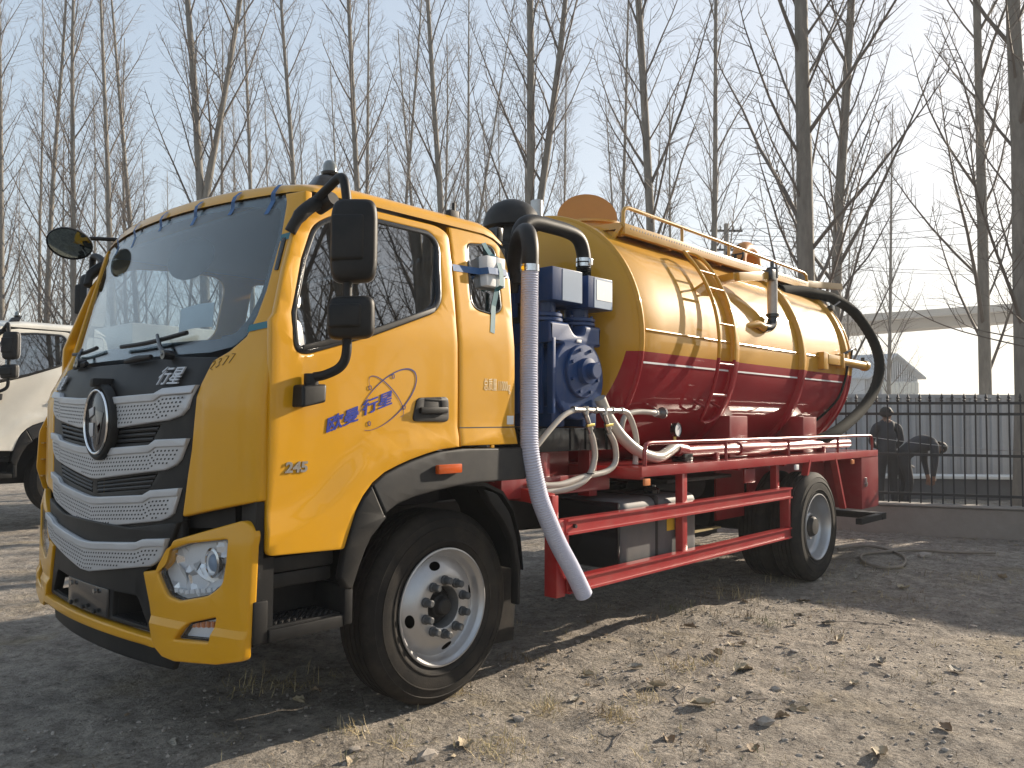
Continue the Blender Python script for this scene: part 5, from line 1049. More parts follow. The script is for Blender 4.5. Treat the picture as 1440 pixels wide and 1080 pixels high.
gg = mk('pressure_gauge', lathe([(.001, .02), (.052, .02), (.055, .012), (.055, -.022), (.050, -.026), (.048, -.018)], (2.52, .09, 1.435), 'y', 24, cap=False), M['gloss'], truck); mk('gauge_dial', lathe([(.048, -.019), (.001, -.019)], (2.52, .09, 1.435), 'y', 24, cap=False), M['label'], gg); mk('gauge_needle', obox((2.52, .068, 1.435), (2.545, .068, 1.46), .002, .004), M['ink'], gg, None); mk('gauge_stem', cyl((2.52, .10, 1.30), (2.52, .10, 1.385), .012, 8), M['brass'], gg)
# side guards
def cbeam(x0, x1, z0, z1, y=-.12):
    h = z1 - z0
    return J(box((x0, y, z0), (x1, y + .008, z1)), box((x0, y - .016, z1 - .014), (x1, y, z1)), box((x0, y - .016, z0), (x1, y, z0 + .014)), box((x0, y + .0085, z1 - .008), (x1, y + .05, z1)), box((x0, y + .0085, z0), (x1, y + .05, z0 + .008)))
mk('guard_beam', cbeam(.885, 4.17, .812, .908), RD, truck, None); mk('guard_beam', cbeam(.90, 4.15, .458, .552), RD, truck, None)
mk('guard_post', J(bev(box((.80, -.115, .445), (.885, -.02, .905)), .004), bev(box((.80, -.08, .90), (.86, .02, 1.05)), .004), bev(obox((.83, -.05, 1.02), (.83, .45, 1.07), .06, .08), .004), bev(box((.886, -.106, .46), (.93, -.06, .90)), .003)), RD, truck)
mk('guard_post', bev(box((2.29, -.10, .50), (2.36, -.04, 1.12)), .004), RD, truck); mk('guard_post', J(bev(box((4.13, -.118, .46), (4.165, -.03, .905)), .004), bev(box((4.0, -.06, .80), (4.06, 0, 1.12)), .004)), RD, truck)
mk('bolt', cyl((.96, -.14, .86), (.96, -.115, .86), .012, 8), BK, truck)
# fuel tank
ftk = mk('fuel_tank', bev(box((1.62, -.02, .47), (2.66, .56, .96)), .085, 5), M['alu'], truck, 40)
for x in (2.04, 2.42): mk('tank_strap', bev(box((x, -.026, .464), (x + .05, .566, .966)), .088, 5), BK, ftk, 40)
mk('tank_end', bev(box((1.60, -.005, .49), (1.63, .545, .945)), .012), M['gloss'], ftk)
mk('filler_cap', J(lathe([(.06, 0), (.062, .03), (.055, .04), (.03, .05), (.001, .05)], (2.22, .12, .962), 'z', 18), rbox((2.19, .10, 1.01), (2.25, .14, 1.03), .006)), M['gloss'], ftk)
mk('warning_sticker', box((2.20, -.0235, .70), (2.31, -.0215, .80)), M['sticker'], ftk, None)
mk('red_tag', rbox((3.42, -.04, .98), (3.62, -.02, 1.10), .005), DR, truck)
# battery tray and boxes between the guards
tr = mk('battery_tray', J(rbox((2.55, .18, .55), (3.35, .60, .60), .008), box((2.55, .62, .55), (3.35, .64, .98))), BK, truck); mk('tray_edge', obox((2.58, .165, .605), (3.34, .165, .605), .05, .012), M['wood'], tr, None)
mk('air_reservoir', lathe([(.001, 2.5), (.10, 2.52), (.13, 2.58), (.13, 3.4), (.10, 3.46), (.001, 3.48)], (0, .45, .95), 'x', 24, cap=False), BK, truck)
mk('tool_shelf', rbox((2.45, .12, 1.02), (3.5, .6, 1.05), .006), M['gplastic'], truck)
# rear side panels, rear box, bumper
mk('rear_inner_panel', J(box((4.15, .28, .74), (6.0, .30, 1.16)), box((3.6, .32, .62), (4.14, .34, 1.15))), DR, truck, None)
mk('wheel_brace', obox((4.60, -.10, 1.135), (4.37, -.10, .62), .06, .035), RD, truck, None); mk('wheel_brace', obox((5.25, -.10, 1.135), (5.50, -.10, .62), .06, .035), RD, truck, None)
rb_ = mk('rear_box', bev(box((6.01, -.118, .565), (6.54, .42, 1.118)), .006), DR, truck); mk('box_latch', J(rbox((6.10, -.135, .80), (6.13, -.117, .90), .004), cyl((6.115, -.14, .83), (6.115, -.118, .83), .02, 8)), M['steel'], rb_)
mk('rear_box', bev(box((6.01, 1.74, .565), (6.54, 2.278, 1.118)), .006), DR, truck); mk('tail_lamp', lathe([(.001, .03), (.05, .028), (.06, .0)], (6.542, .12, .83), 'x', 18, cap=False), M['redl'], rb_)
mk('rear_bumper', J(bev(box((6.66, -.12, .395), (6.80, 2.28, .47)), .008), box((6.2, .66, .44), (6.66, .74, .74)), box((6.2, 1.42, .44), (6.66, 1.5, .74)), bev(box((6.0, -.118, .40), (6.655, -.05, .465)), .006)), BK, truck)
mk('tail_plate', bev(box((6.542, .43, .70), (6.57, 1.73, 1.16)), .005), DR, truck)
# ------------------------------------------------------------------ vacuum pump and pipework
BL = M['blue']
def circ(cx, cz, r, n=40, a0=0, a1=360): return [(cx + r * math.cos(R(a0 + (a1 - a0) * k / n)), cz + r * math.sin(R(a0 + (a1 - a0) * k / n))) for k in range(n)]
YM = lambda y0: (lambda u, v, w: (u, y0 - w, v))
bdy = circ(1.41, 1.80, .285, 44, 118, -298)[:44]
outl = [(1.41 + .285 * math.cos(R(a)), 1.79 + .285 * math.sin(R(a))) for a in np.linspace(128, 412, 40)]
outl = outl + [(1.655, 2.02), (1.655, 2.16), (1.475, 2.16), (1.455, 2.09, .03), (1.36, 2.085, .03), (1.29, 2.16), (1.095, 2.16), (1.095, 2.02)]
pump = mk('vacuum_pump', J(plate(rnd(outl[40:] + outl[:40], .004), YM(.18), [], .40, .02, res=2), cyl((1.41, .56, 1.79), (1.41, .80, 1.79), .26, 32, .02)), BL, truck, 40)
mk('pump_side_rib', J(*[bev(obox((1.15 - .02, .2 + k * .1, 1.55), (1.15 - .02, .2 + k * .1, 2.05), .03, .05), .006) for k in range(4)]), BL, pump)
mk('pump_base', J(bev(box((1.16, .22, 1.46), (1.30, .66, 1.60)), .012), bev(box((1.50, .22, 1.46), (1.66, .66, 1.60)), .012)), BL, pump)
mk('end_cover', lathe([(.001, -.02), (.085, -.02), (.09, -.014), (.09, .0), (.178, .006), (.184, .012), (.184, .035)], (1.43, .145, 1.84), 'y', 36, cap=False), BL, pump, 35)
mk('shaft_cap', J(lathe([(.001, -.095), (.048, -.095), (.055, -.088), (.056, -.012)], (1.43, .14, 1.84), 'y', 28, cap=False), lathe([(.056, -.04), (.088, -.034), (.09, -.012)], (1.43, .14, 1.84), 'y', 28, cap=False)), BL, pump, 35)
for k in range(8): a = R(22 + 45 * k); mk('cover_bolt', cyl((1.43 + .152 * math.cos(a), .132, 1.84 + .152 * math.sin(a)), (1.43 + .152 * math.cos(a), .156, 1.84 + .152 * math.sin(a)), .0125, 6), BL, pump, None)
mk('pump_tag', rbox((1.375, .174, 2.035), (1.425, .181, 2.055), .001), M['label'], pump); mk('lifting_eye', J(tube([(1.40, .30 + .02 * math.cos(a), 2.12 + .02 * math.sin(a)) for a in np.linspace(0, 6.28, 13)[:-1]], .006, 6, closed=True), cyl((1.40, .30, 2.08), (1.40, .30, 2.10), .01, 6)), M['steel'], pump)
for cx in (1.195, 1.565):
    fl_ = mk('pipe_flange', J(bev(lathe([(.135, 0), (.135, .026)], (cx, .33, 2.165), 'z', 32), .005, 1, 50), bev(lathe([(.135, 0), (.135, .026)], (cx, .33, 2.196), 'z', 32), .005, 1, 50), cyl((cx, .33, 2.22), (cx, .33, 2.30), .088, 24)), BL, pump, 40)
    for k in range(8): a = R(22 + 45 * k); mk('flange_bolt', cyl((cx + .113 * math.cos(a), .33 + .113 * math.sin(a), 2.15), (cx + .113 * math.cos(a), .33 + .113 * math.sin(a), 2.238), .010, 6), BL, fl_, None)
b1 = mk('valve_box', rbox((1.08, .152, 2.295), (1.402, .58, 2.515), .006), BL, pump); mk('valve_box_plate', box((1.185, .1495, 2.30), (1.398, .1515, 2.51)), M['bluebox'], b1, None)
b2 = mk('valve_box', rbox((1.47, .152, 2.285), (1.758, .52, 2.505), .006), BL, pump); mk('valve_box_plate', box((1.540, .1495, 2.29), (1.754, .1515, 2.50)), M['bluebox'], b2, None)
pl_ = mk('instruction_label', box((1.565, .1475, 2.345), (1.75, .1493, 2.485)), M['label'], b2, None)
mk('pump_silencer', rbox((.92, .48, 2.2), (1.12, .85, 2.48), .02), BL, truck); mk('silencer_tag', box((.90, .478, 2.40), (.985, .4795, 2.455)), M['amber'] if False else mat('worn_tag', (.30, .20, .16), .6), truck, None)
mk('pump_tray', J(bev(box((.95, .16, 1.30), (1.80, .75, 1.455)), .008), box((1.28, .150, 1.305), (1.31, .1595, 1.455)), box((1.45, .150, 1.305), (1.48, .1595, 1.455)), box((1.70, .150, 1.30), (1.73, .1595, 1.457))), M['gloss'], truck)
mk('pump_subframe', J(box((.95, .25, .98), (1.02, .75, 1.299)), bev(box((1.03, .20, .98), (1.12, .30, 1.298)), .004), bev(box((1.55, .20, .98), (1.64, .30, 1.298)), .004), box((.95, .5, .99), (1.7, .56, 1.295)), bev(obox((.62, .2, 1.08), (1.75, .2, 1.08), .06, .12), .004)), DR, truck)
def bendpipe(name, P, r, m, n=14, s=6): return mk(name, tube(smooth(P, s), r, n), m, truck, 60)
bp1 = bendpipe('air_pipe', [(.96, .35, 2.40), (.96, .35, 2.66), (.99, .35, 2.775), (1.09, .35, 2.835), (1.30, .35, 2.845), (1.52, .35, 2.84), (1.63, .35, 2.80), (1.68, .35, 2.70), (1.68, .35, 2.60)], .052, M['plastic'], 18)
cor = [(1.68, .35, 2.62 - .0065 * k) for k in range(18)]; mk('corrugated_sleeve', tube(cor, [.05 + .006 * (k % 2) for k in range(18)], 16), M['hoseb'], bp1, 30)
mk('hose_clamp', J(tube([(1.68, .35, 2.615), (1.68, .35, 2.64)], .059, 18), tube([(1.68, .35, 2.65), (1.68, .35, 2.675)], .059, 18), rbox((1.66, .28, 2.62), (1.70, .295, 2.67), .004)), M['chrome'], bp1)
bp2 = bendpipe('suction_elbow', [(.615, -.055, 2.42), (.62, -.05, 2.54), (.65, .0, 2.635), (.74, .12, 2.66), (.85, .26, 2.62), (.93, .36, 2.50), (.97, .42, 2.36)], .052, M['plastic'], 18)
mk('hose_clamp', J(tube([(.614, -.055, 2.385), (.614, -.055, 2.425)], .0575, 18), rbox((.55, -.08, 2.39), (.572, -.04, 2.42), .004)), M['chrome'], bp2)
WH = smooth([(.614, -.055, 2.40), (.605, -.06, 2.22), (.575, -.085, 2.04), (.545, -.11, 1.80), (.52, -.135, 1.56), (.505, -.15, 1.38), (.512, -.16, 1.28), (.54, -.165, 1.17), (.58, -.17, 1.05), (.65, -.175, .92), (.745, -.175, .775), (.86, -.175, .63), (.965, -.175, .485), (.992, -.175, .445)], 22)
# resample evenly for the fine corrugation
def resample(P, step):
    P = [Vector(p) for p in P]; L = [0]
    for a, b in zip(P, P[1:]): L.append(L[-1] + (b - a).length)
    n = int(L[-1] / step); out = []; j = 0
    for i in range(n + 1):
        s = L[-1] * i / n
        while j < len(L) - 2 and L[j + 1] < s: j += 1
        out.append(P[j].lerp(P[j + 1], (s - L[j]) / max(1e-9, L[j + 1] - L[j])))
    return out
wp_ = resample(WH, .0075); wr = [.0485 + .0055 * (k % 2) for k in range(len(wp_))]
hose = mk('suction_hose', J(tube(wp_, wr, 22, cap=False), tube(wp_[::6], .044, 16, cap=False)), M['hosew'], truck, 25)
# air intake and exhaust
it = mk('air_intake', J(lathe([(.001, .21), (.07, .20), (.14, .165), (.185, .11), (.205, .05), (.21, .0), (.19, -.01), (.12, .0)], (1.31, .72, 2.885), 'z', 36, cap=False)), M['plastic'], truck, 35)
mk('intake_neck', J(lathe([(.135, .0), (.135, -.13), (.15, -.14), (.15, -.9)], (1.31, .72, 2.88), 'z', 30), lathe([(.145, -.02), (.145, -.06)], (1.31, .72, 2.84), 'z', 30)), M['gplastic'], it, 35)
mk('intake_duct', tube(smooth([(.52, .85, 2.1), (.62, .80, 2.5), (.74, .72, 2.70), (.88, .70, 2.72), (1.0, .71, 2.66), (1.12, .72, 2.5)], 6), [.11 + .004 * (k % 2) for k in range(31)], 18), M['hoseb'], it, 30)
mk('intake_bracket', J(box((.46, .5, 2.60), (1.0, .54, 2.66)), cyl((.95, .55, 2.55), (.95, .55, 2.76), .014, 8), rbox((.92, .50, 2.70), (.98, .58, 2.80), .01)), M['gloss'], it)
mk('exhaust_stack', J(cyl((1.92, 1.0, 2.4), (1.92, 1.0, 3.17), .038, 16), lathe([(.050, 0), (.050, .13), (.044, .135)], (1.92, 1.0, 3.13), 'z', 16), lathe([(.055, 0), (.055, .02)], (1.92, 1.0, 3.10), 'z', 16)), M['steel'], truck)
mk('headboard', J(box((.46, .15, 1.2), (.50, 2.0, 2.42)), box((.50, .55, 1.2), (1.0, 1.9, 2.35))), BK, truck, None)
# drain manifold and clear hoses
mf_ = mk('drain_manifold', J(tube([(1.22, .09, 1.575), (1.80, .09, 1.575)], .019, 10), *[tube([(x, .09, 1.60), (x, .09, 1.545)], .023, 10) for x in (1.36, 1.575)], *[tube([(x, .09, 1.575), (x + .02, .09, 1.575)], .025, 10) for x in (1.22, 1.46, 1.66, 1.77)]), M['steel'], truck)
for x in (1.36, 1.575):
    vv = mk('drain_valve', J(tube([(x, .09, 1.545), (x + .02, .085, 1.50), (x + .035, .085, 1.46), (x + .05, .085, 1.42)], .017, 10), tube([(x + .028, .085, 1.485), (x + .04, .085, 1.445)], .026, 10)), M['steel'], mf_, 50); mk('valve_handle', bev(obox((x - .03, .058, 1.468), (x + .055, .058, 1.478), .012, .018), .003), M['brass'], vv)
HC = M['hosec']
for P, r in (([(1.41, .085, 1.42), (1.44, .085, 1.36), (1.455, .085, 1.25), (1.39, .09, 1.13), (1.22, .10, 1.065), (.98, .12, 1.05), (.8, .2, 1.05)], .021), ([(1.625, .085, 1.42), (1.69, .085, 1.34), (1.70, .085, 1.22), (1.60, .09, 1.155), (1.36, .10, 1.13), (1.10, .11, 1.09), (.85, .15, 1.10)], .021), ([(1.24, .09, 1.575), (1.12, .09, 1.535), (.99, .09, 1.45), (.86, .10, 1.34), (.80, .14, 1.27)], .018), ([(1.78, .09, 1.575), (1.86, .09, 1.555), (1.93, .09, 1.47), (1.97, .09, 1.36), (1.955, .09, 1.19)], .021), ([(1.575, .13, 1.66), (1.66, .12, 1.53), (1.80, .10, 1.39), (1.98, .07, 1.28), (2.20, .06, 1.235), (2.36, .07, 1.265), (2.50, .09, 1.30), (2.60, .10, 1.285)], .042), ([(1.90, .17, 1.36), (1.90, .17, 1.46), (1.96, .17, 1.545), (2.10, .16, 1.57), (2.30, .14, 1.565), (2.44, .2, 1.56)], .021)):
    bendpipe('clear_hose', P, r, HC, 12, 7)
mk('hose_tie', tube([(1.405 + .03 * math.cos(a), .09 + .03 * math.sin(a), 1.15) for a in np.linspace(0, 6.28, 13)[:-1]], .004, 5, closed=True), M['gloss'], truck)
mk('bottom_fitting', J(tube([(2.30, .14, 1.565), (2.44, .2, 1.56), (2.6, .26, 1.56)], [.028, .034, .03], 12), cyl((2.43, .16, 1.565), (2.45, .16, 1.565), .045, 12)), M['steel'], truck)
# ------------------------------------------------------------------ the white truck parked beyond
OFF = Vector((1.32, 8.92, .14))
white = empty('white_truck', OFF, 'cream white truck parked beyond the yellow cab at the left edge of the photo', 'truck')
build_cab(white, 'cream', False)
wc = M['cream']
mk('chassis_frame', J(*[box((-1.05, y, .70), (6.5, y + .08, .98)) for y in (.63, 1.45)], box((-1.0, .5, .45), (.6, 1.6, 1.3))), BK, white, None)
mk('cargo_box', bev(box((.75, -.08, 1.15), (6.4, 2.24, 2.75)), .02), wc, white); 
build_wheel(white, 4.6, -.1, .42 + .09, -1, full=False); build_wheel(white, 4.6, 2.26, .42 + .09, 1, full=False)
mk('side_skirt', bev(box((.85, -.06, .55), (3.9, .05, 1.0)), .02), M['plastic'], white)
OFF = Vector((0, 0, 0))
# ------------------------------------------------------------------ the two workers beyond the fence
def person_body(name, root, J3, edges, rad, mats, bones):
    """one continuous skinned body; material of each face from its nearest bone"""
    keys = list(J3); me = bpy.data.meshes.new('t'); me.from_pydata([tuple(J3[k]) for k in keys], [(keys.index(a), keys.index(b)) for a, b in edges], [])
    o = bpy.data.objects.new('t', me); COL.objects.link(o); o.modifiers.new('s', 'SKIN'); md = o.modifiers.new('u', 'SUBSURF'); md.levels = 2; md.render_levels = 2
    lay = me.skin_vertices[0] if me.skin_vertices else None
    if lay is None:
        b = bmesh.new(); b.from_mesh(me); b.verts.layers.skin.verify(); b.to_mesh(me); b.free(); lay = me.skin_vertices[0]
    for i, k in enumerate(keys): lay.data[i].radius = (rad[k], rad[k]); lay.data[i].use_root = (k == 'pelvis')
    dg = bpy.context.evaluated_depsgraph_get(); m2 = bpy.data.meshes.new_from_object(o.evaluated_get(dg)); bpy.data.objects.remove(o)
    V = [tuple(v.co) for v in m2.vertices]; F = [list(p.vertices) for p in m2.polygons]; bpy.data.meshes.remove(m2)
    idx = []
    for f in F:
        c = Vector(np.mean([V[i] for i in f], 0)); best = (9, 0)
        for a, b, mi in bones:
            A = Vector(J3[a]); B = Vector(J3[b]); t = max(0, min(1, (c - A).dot(B - A) / max(1e-9, (B - A).length_squared))); d = (c - A.lerp(B, t)).length
            if d < best[0]: best = (d, mi)
        idx.append(best[1])
    return mk(name, (V, F), mats, root, 180, midx=idx, flip=False)
PM = [mat('dark_jacket', (.035, .038, .048), .85, var=.2, scale=8), mat('dark_trousers', (.030, .031, .036), .85, var=.2, scale=8), mat('skin', (.22, .125, .085), .6), mat('shoes', (.015, .014, .014), .6)]
HAIR = mat('black_hair', (.010, .009, .009), .7)
def person(base, pose, label):
    root = empty('person', base, label, 'person'); a = Vector((RGT.x, RGT.y, 0)).normalized(); f = Vector((-a.y, a.x, 0))
    W_ = lambda p: Vector(base) + a * p[0] + f * p[1] + Vector((0, 0, p[2]))
    P = {k: W_(p) for k, p in pose.items()}
    rad = dict(pelvis=.15, waist=.15, chest=.18, neckb=.085, neck=.060, head=.098, crown=.080, chin=.072)
    ed = [('pelvis', 'waist'), ('waist', 'chest'), ('chest', 'neckb'), ('neckb', 'neck'), ('neck', 'chin'), ('chin', 'head'), ('head', 'crown')]; bones = [('pelvis', 'waist', 0), ('waist', 'chest', 0), ('chest', 'neckb', 0), ('neck', 'head', 2), ('head', 'crown', 2), ('neck', 'chin', 2)]
    for s in 'lr':
        rad.update({'hip' + s: .105, 'knee' + s: .072, 'ank' + s: .052, 'toe' + s: .042, 'sh' + s: .078, 'el' + s: .055, 'wr' + s: .038, 'ha' + s: .034})
        ed += [('pelvis', 'hip' + s), ('hip' + s, 'knee' + s), ('knee' + s, 'ank' + s), ('ank' + s, 'toe' + s), ('neckb', 'sh' + s), ('sh' + s, 'el' + s), ('el' + s, 'wr' + s), ('wr' + s, 'ha' + s)]
        bones += [('pelvis', 'hip' + s, 1), ('hip' + s, 'knee' + s, 1), ('knee' + s, 'ank' + s, 1), ('ank' + s, 'toe' + s, 3), ('neckb', 'sh' + s, 0), ('sh' + s, 'el' + s, 0), ('el' + s, 'wr' + s, 0), ('wr' + s, 'ha' + s, 2)]
        w = P['wr' + s]; h = P['ha' + s]; d = (h - w).normalized(); side = d.cross(f).normalized() if abs(d.dot(f)) < .9 else d.cross(a).normalized()
        for k, (o, L) in enumerate(((-.030, .075), (-.011, .088), (.010, .084), (.030, .066))):
            for q, t in enumerate((.5, 1.0)): nm = 'f%d%d%s' % (k, q, s); P[nm] = h + side * o * (1.2 + .1 * q) + d * (.02 + L * t) + f * (.02 * t); rad[nm] = .0095 - .001 * q
            ed += [('ha' + s, 'f%d0%s' % (k, s)), ('f%d0%s' % (k, s), 'f%d1%s' % (k, s))]; bones.append(('ha' + s, 'f%d1%s' % (k, s), 2))
        P['th' + s] = w.lerp(h, .55) + side * .055 + d * .03; rad['th' + s] = .011; ed.append(('ha' + s, 'th' + s)); bones.append(('ha' + s, 'th' + s, 2))
    person_body('body', root, P, ed, rad, PM, bones)
    up = (P['crown'] - P['neck']).normalized(); fr = (P['chin'] - P['neck']); fr = (fr - up * fr.dot(up)).normalized(); sd = up.cross(fr)
    m = Matrix((fr, sd, up)).transposed().to_4x4(); m.translation = P['head']
    mk('hair', xf(lathe([(.001, .122), (.05, .115), (.085, .085), (.104, .035), (.106, -.01)], (-.012, 0, 0), 'z', 20, cap=False), m @ Matrix.Rotation(R(-28), 4, 'Y')), HAIR, root, 60)
    mk('nose', xf(bev(box((.095, -.012, -.03), (.122, .012, .01)), .006), m), PM[2], root); mk('ear', xf(rbox((-.02, .098, -.025), (.012, .112, .03), .005), m), PM[2], root); mk('ear', xf(rbox((-.02, -.112, -.025), (.012, -.098, .03), .005), m), PM[2], root)
    hem = mk('jacket_hem', tube([P['pelvis'] + (P['waist'] - P['pelvis']) * .1 + a * .15 * math.cos(t) + f * .12 * math.sin(t) for t in np.linspace(0, 6.28, 17)[:-1]], .022, 6, closed=True), PM[0], root)
    return P
b1_ = at(1247, 14, 0); b2_ = at(1268, 14, 0)
PA = person((b1_.x, b1_.y, 0), dict(pelvis=(0, 0, .93), waist=(0, 0, 1.10), chest=(0, .01, 1.30), neckb=(0, .02, 1.46), neck=(0, .02, 1.53), chin=(.035, .07, 1.57), head=(.01, .03, 1.645), crown=(0, .02, 1.71),
    hipl=(-.10, 0, .88), kneel=(-.11, .03, .48), ankl=(-.12, -.01, .09), toel=(-.13, .14, .035), hipr=(.10, 0, .88), kneer=(.11, .03, .48), ankr=(.12, -.01, .09), toer=(.14, .14, .035),
    shl=(-.19, .0, 1.41), ell=(-.25, .06, 1.15), wrl=(-.10, .20, 1.06), hal=(-.04, .23, 1.07), shr=(.19, .0, 1.41), elr=(.27, .05, 1.16), wrr=(.20, .22, 1.02), har=(.14, .25, 1.0)), 'standing person in a dark jacket holding a pole behind the iron fence')
o = mk('pale_pole', tube([Vector(PA['hal']) + (Vector(PA['hal']) - Vector(PA['har'])) * 1.2 + Vector((0, 0, .06)), Vector(PA['har']) + (Vector(PA['har']) - Vector(PA['hal'])) * 2.6 - Vector((0, 0, .12))], .016, 8), M['steel'], None); props(o, 'pale pole held by the standing person behind the fence', 'pole')
person((b2_.x, b2_.y, 0), dict(pelvis=(0, 0, .90), waist=(.16, 0, 1.05), chest=(.36, 0, 1.16), neckb=(.50, 0, 1.14), neck=(.555, 0, 1.10), chin=(.60, .02, 1.0), head=(.64, 0, 1.05), crown=(.71, 0, 1.02),
    hipl=(-.02, -.10, .86), kneel=(.07, -.11, .47), ankl=(-.01, -.12, .09), toel=(.13, -.12, .035), hipr=(-.02, .10, .86), kneer=(.10, .12, .47), ankr=(.03, .13, .09), toer=(.17, .13, .035),
    shl=(.47, -.18, 1.10), ell=(.46, -.20, .82), wrl=(.46, -.14, .58), hal=(.46, -.12, .51), shr=(.47, .18, 1.10), elr=(.48, .20, .82), wrr=(.50, .14, .58), har=(.50, .12, .51)), 'person in dark clothes bending over to the ground behind the iron fence')
# ------------------------------------------------------------------ litter on the ground
def gnd(u, v, z=0.0):
    d = FWD + RGT * ((u - 720) / 1146.09) - UPV * ((v - 540) / 1146.09); t = (z - CAM.z) / d.z; p = CAM + d * t; p.z = gz(p.x, p.y); return p
leafm = [mat('dry_leaf_%s' % n, c, .75, var=.3, scale=25, bump=.3, bscale=80) for n, c in (('brown', (.23, .165, .105)), ('tan', (.38, .31, .21)), ('grey', (.28, .25, .205)))]
def leaf_geo(rg, L):
    V = []; F = []; nu, nv = 8, 6; cu = rg.uniform(.7, 2.0); ce = rg.uniform(-1.2, 1.6); tw = rg.uniform(-.8, .8)
    for i in range(nu + 1):
        t = i / nu; w = .40 * L * math.sin(math.pi * min(1, t * .96 + .02)) ** .8 * (1 - .25 * t) * rg.uniform(.8, 1.15)
        for j in range(nv + 1):
            s = (j / nv - .5) * 2; th = s * cu; w_ = w; y = w * math.sin(th) / cu * 1.1; z = w * (1 - math.cos(th)) / cu + .05 * L * math.sin(t * 19) * abs(s) ** 1.5 + .035 * L * abs(math.sin(s * 7 + t * 5)) + rg.gauss(0, .012) * L
            x = (t - .5) * L; z += ce * (t - .5) ** 2 * L * .55; a = tw * (t - .5); V.append((x, y * math.cos(a) - z * math.sin(a), y * math.sin(a) + z * math.cos(a)))
    for i in range(nu):
        for j in range(nv): k = i * (nv + 1) + j; F.append([k, k + nv + 1, k + nv + 2, k + 1])
    st = tube([(-.48 * L, 0, .01 * L), (-.66 * L, .03 * L, .05 * L), (-.85 * L, .0, .02 * L)], .012 * L, 4); return J((V, F), st)
rl = random.Random(21)
LV = [(986, 999, .125, 'large ribbed dry leaf lying alone in the open dirt'), (1046, 945, .13, 'long curled dry leaf beside the two pale leaves'), (1010, 926, .10, 'pale dry leaf just behind the long curled one'), (1034, 897, .10, 'upright curled dry leaf nearest the guard rail shade'), (1180, 902, .13, 'pale folded dry leaf right of the truck'), (1240, 935, .12, 'dark cupped dry leaf on bare dirt at the right'), (1166, 876, .10, 'small dark leaf at the edge of the long shade'), (1238, 1062, .11, 'big crumpled dry leaf at the bottom edge of the photo'), (924, 967, .10, 'pale leaf caught in the dry grass'), (1201, 968, .06, 'small yellow leaf lying flat'), (1118, 880, .09, 'brown leaf cluster beside the shade edge'), (893, 944, .09, 'dark thin leaf near the grass tufts'), (970, 880, .09, 'brown leaf on the sunlit strip beside the truck'), (1345, 948, .10, 'brown leaf far right on the bare dirt'), (1100, 1010, .08, 'small leaf in the open dirt right of the largest leaf'), (1270, 830, .11, 'pale leaf lying in the shade near the plinth'), (1410, 812, .13, 'flat pale leaf at the right edge in the shade'), (1205, 812, .12, 'dark leaf beside the rear wheel'), (810, 984, .08, 'small leaf near the front wheel grass'), (655, 1050, .10, 'dry leaf at the bottom edge below the front wheel'), (1130, 842, .10, 'brown leaf at the foot of the rear wheel'), (940, 1040, .09, 'curled leaf left of the bottom grass patch'), (1330, 1030, .09, 'tan leaf toward the bottom right corner'), (1060, 1060, .08, 'small tan leaf at the bottom middle'), (420, 985, .09, 'dark leaf in the shade beneath the bumper')]
for u, v, L, lab in LV:
    g = leaf_geo(rl, L * 1.15); p = gnd(u, v); m = Matrix.Translation(p + Vector((0, 0, L * .05))) @ Matrix.Rotation(rl.uniform(0, 6.28), 4, 'Z') @ Matrix.Rotation(rl.uniform(-.25, .25), 4, 'X')
    o = mk('dry_leaf', xf(g, m), leafm[rl.randrange(3)] if 'yellow' not in lab and 'pale' not in lab else leafm[1], None, 70, flip=False); props(o, lab, 'leaf', 'fallen dry leaves')
GV, GF, GM = [], [], []
for i in range(800):
    r = rl.random() ** 1.5
    x = -2.5 + 14 * rl.random(); y = -2.9 + rl.random() * (5.5 if x < 6 else 4); 
    if rl.random() < .35: x = rl.uniform(0.5, 4.2); y = rl.gauss(-.35, .4)
    L = rl.uniform(.012, .040) if rl.random() < .93 else rl.uniform(.05, .085); g = leaf_geo(rl, L) if L > .045 else ([(-L / 2, -L * .2, 0), (L / 2, -L * .15, L * .06), (L * .4, L * .25, L * .14), (-L * .3, L * .3, L * .03)], [[0, 1, 2], [0, 2, 3]])
    m = Matrix.Translation((x, y, gz(x, y) + .006)) @ Matrix.Rotation(rl.uniform(0, 6.28), 4, 'Z') @ Matrix.Rotation(rl.uniform(-.5, .5), 4, 'X'); k = len(GV); V, F = xf(g, m); GV += V; GF += [[a + k for a in f] for f in F]; GM += [rl.randrange(3)] * len(F)
o = mk('leaf_litter', (GV, GF), leafm, None, None, kind='stuff', midx=GM, flip=False); props(o, 'small scraps of dry leaf scattered over the dirt yard', 'leaf litter')
stm = mat('pebble', (.33, .29, .25), .85, var=.3, scale=30, bump=.4, bscale=60)
def stone_geo(rg, r):
    b = bmesh.new(); bmesh.ops.create_icosphere(b, subdivisions=1, radius=r); V = []; sx, sy, sz = rg.uniform(.7, 1.3), rg.uniform(.7, 1.2), rg.uniform(.4, .8)
    for v in b.verts: k = rg.uniform(.75, 1.2); V.append((v.co.x * sx * k, v.co.y * sy * k, v.co.z * sz * k))
    b.verts.index_update(); F = [[v.index for v in f.verts] for f in b.faces]; b.free(); return V, F
pro = [stone_geo(rl, 1) for _ in range(10)]
GV, GF = [], []
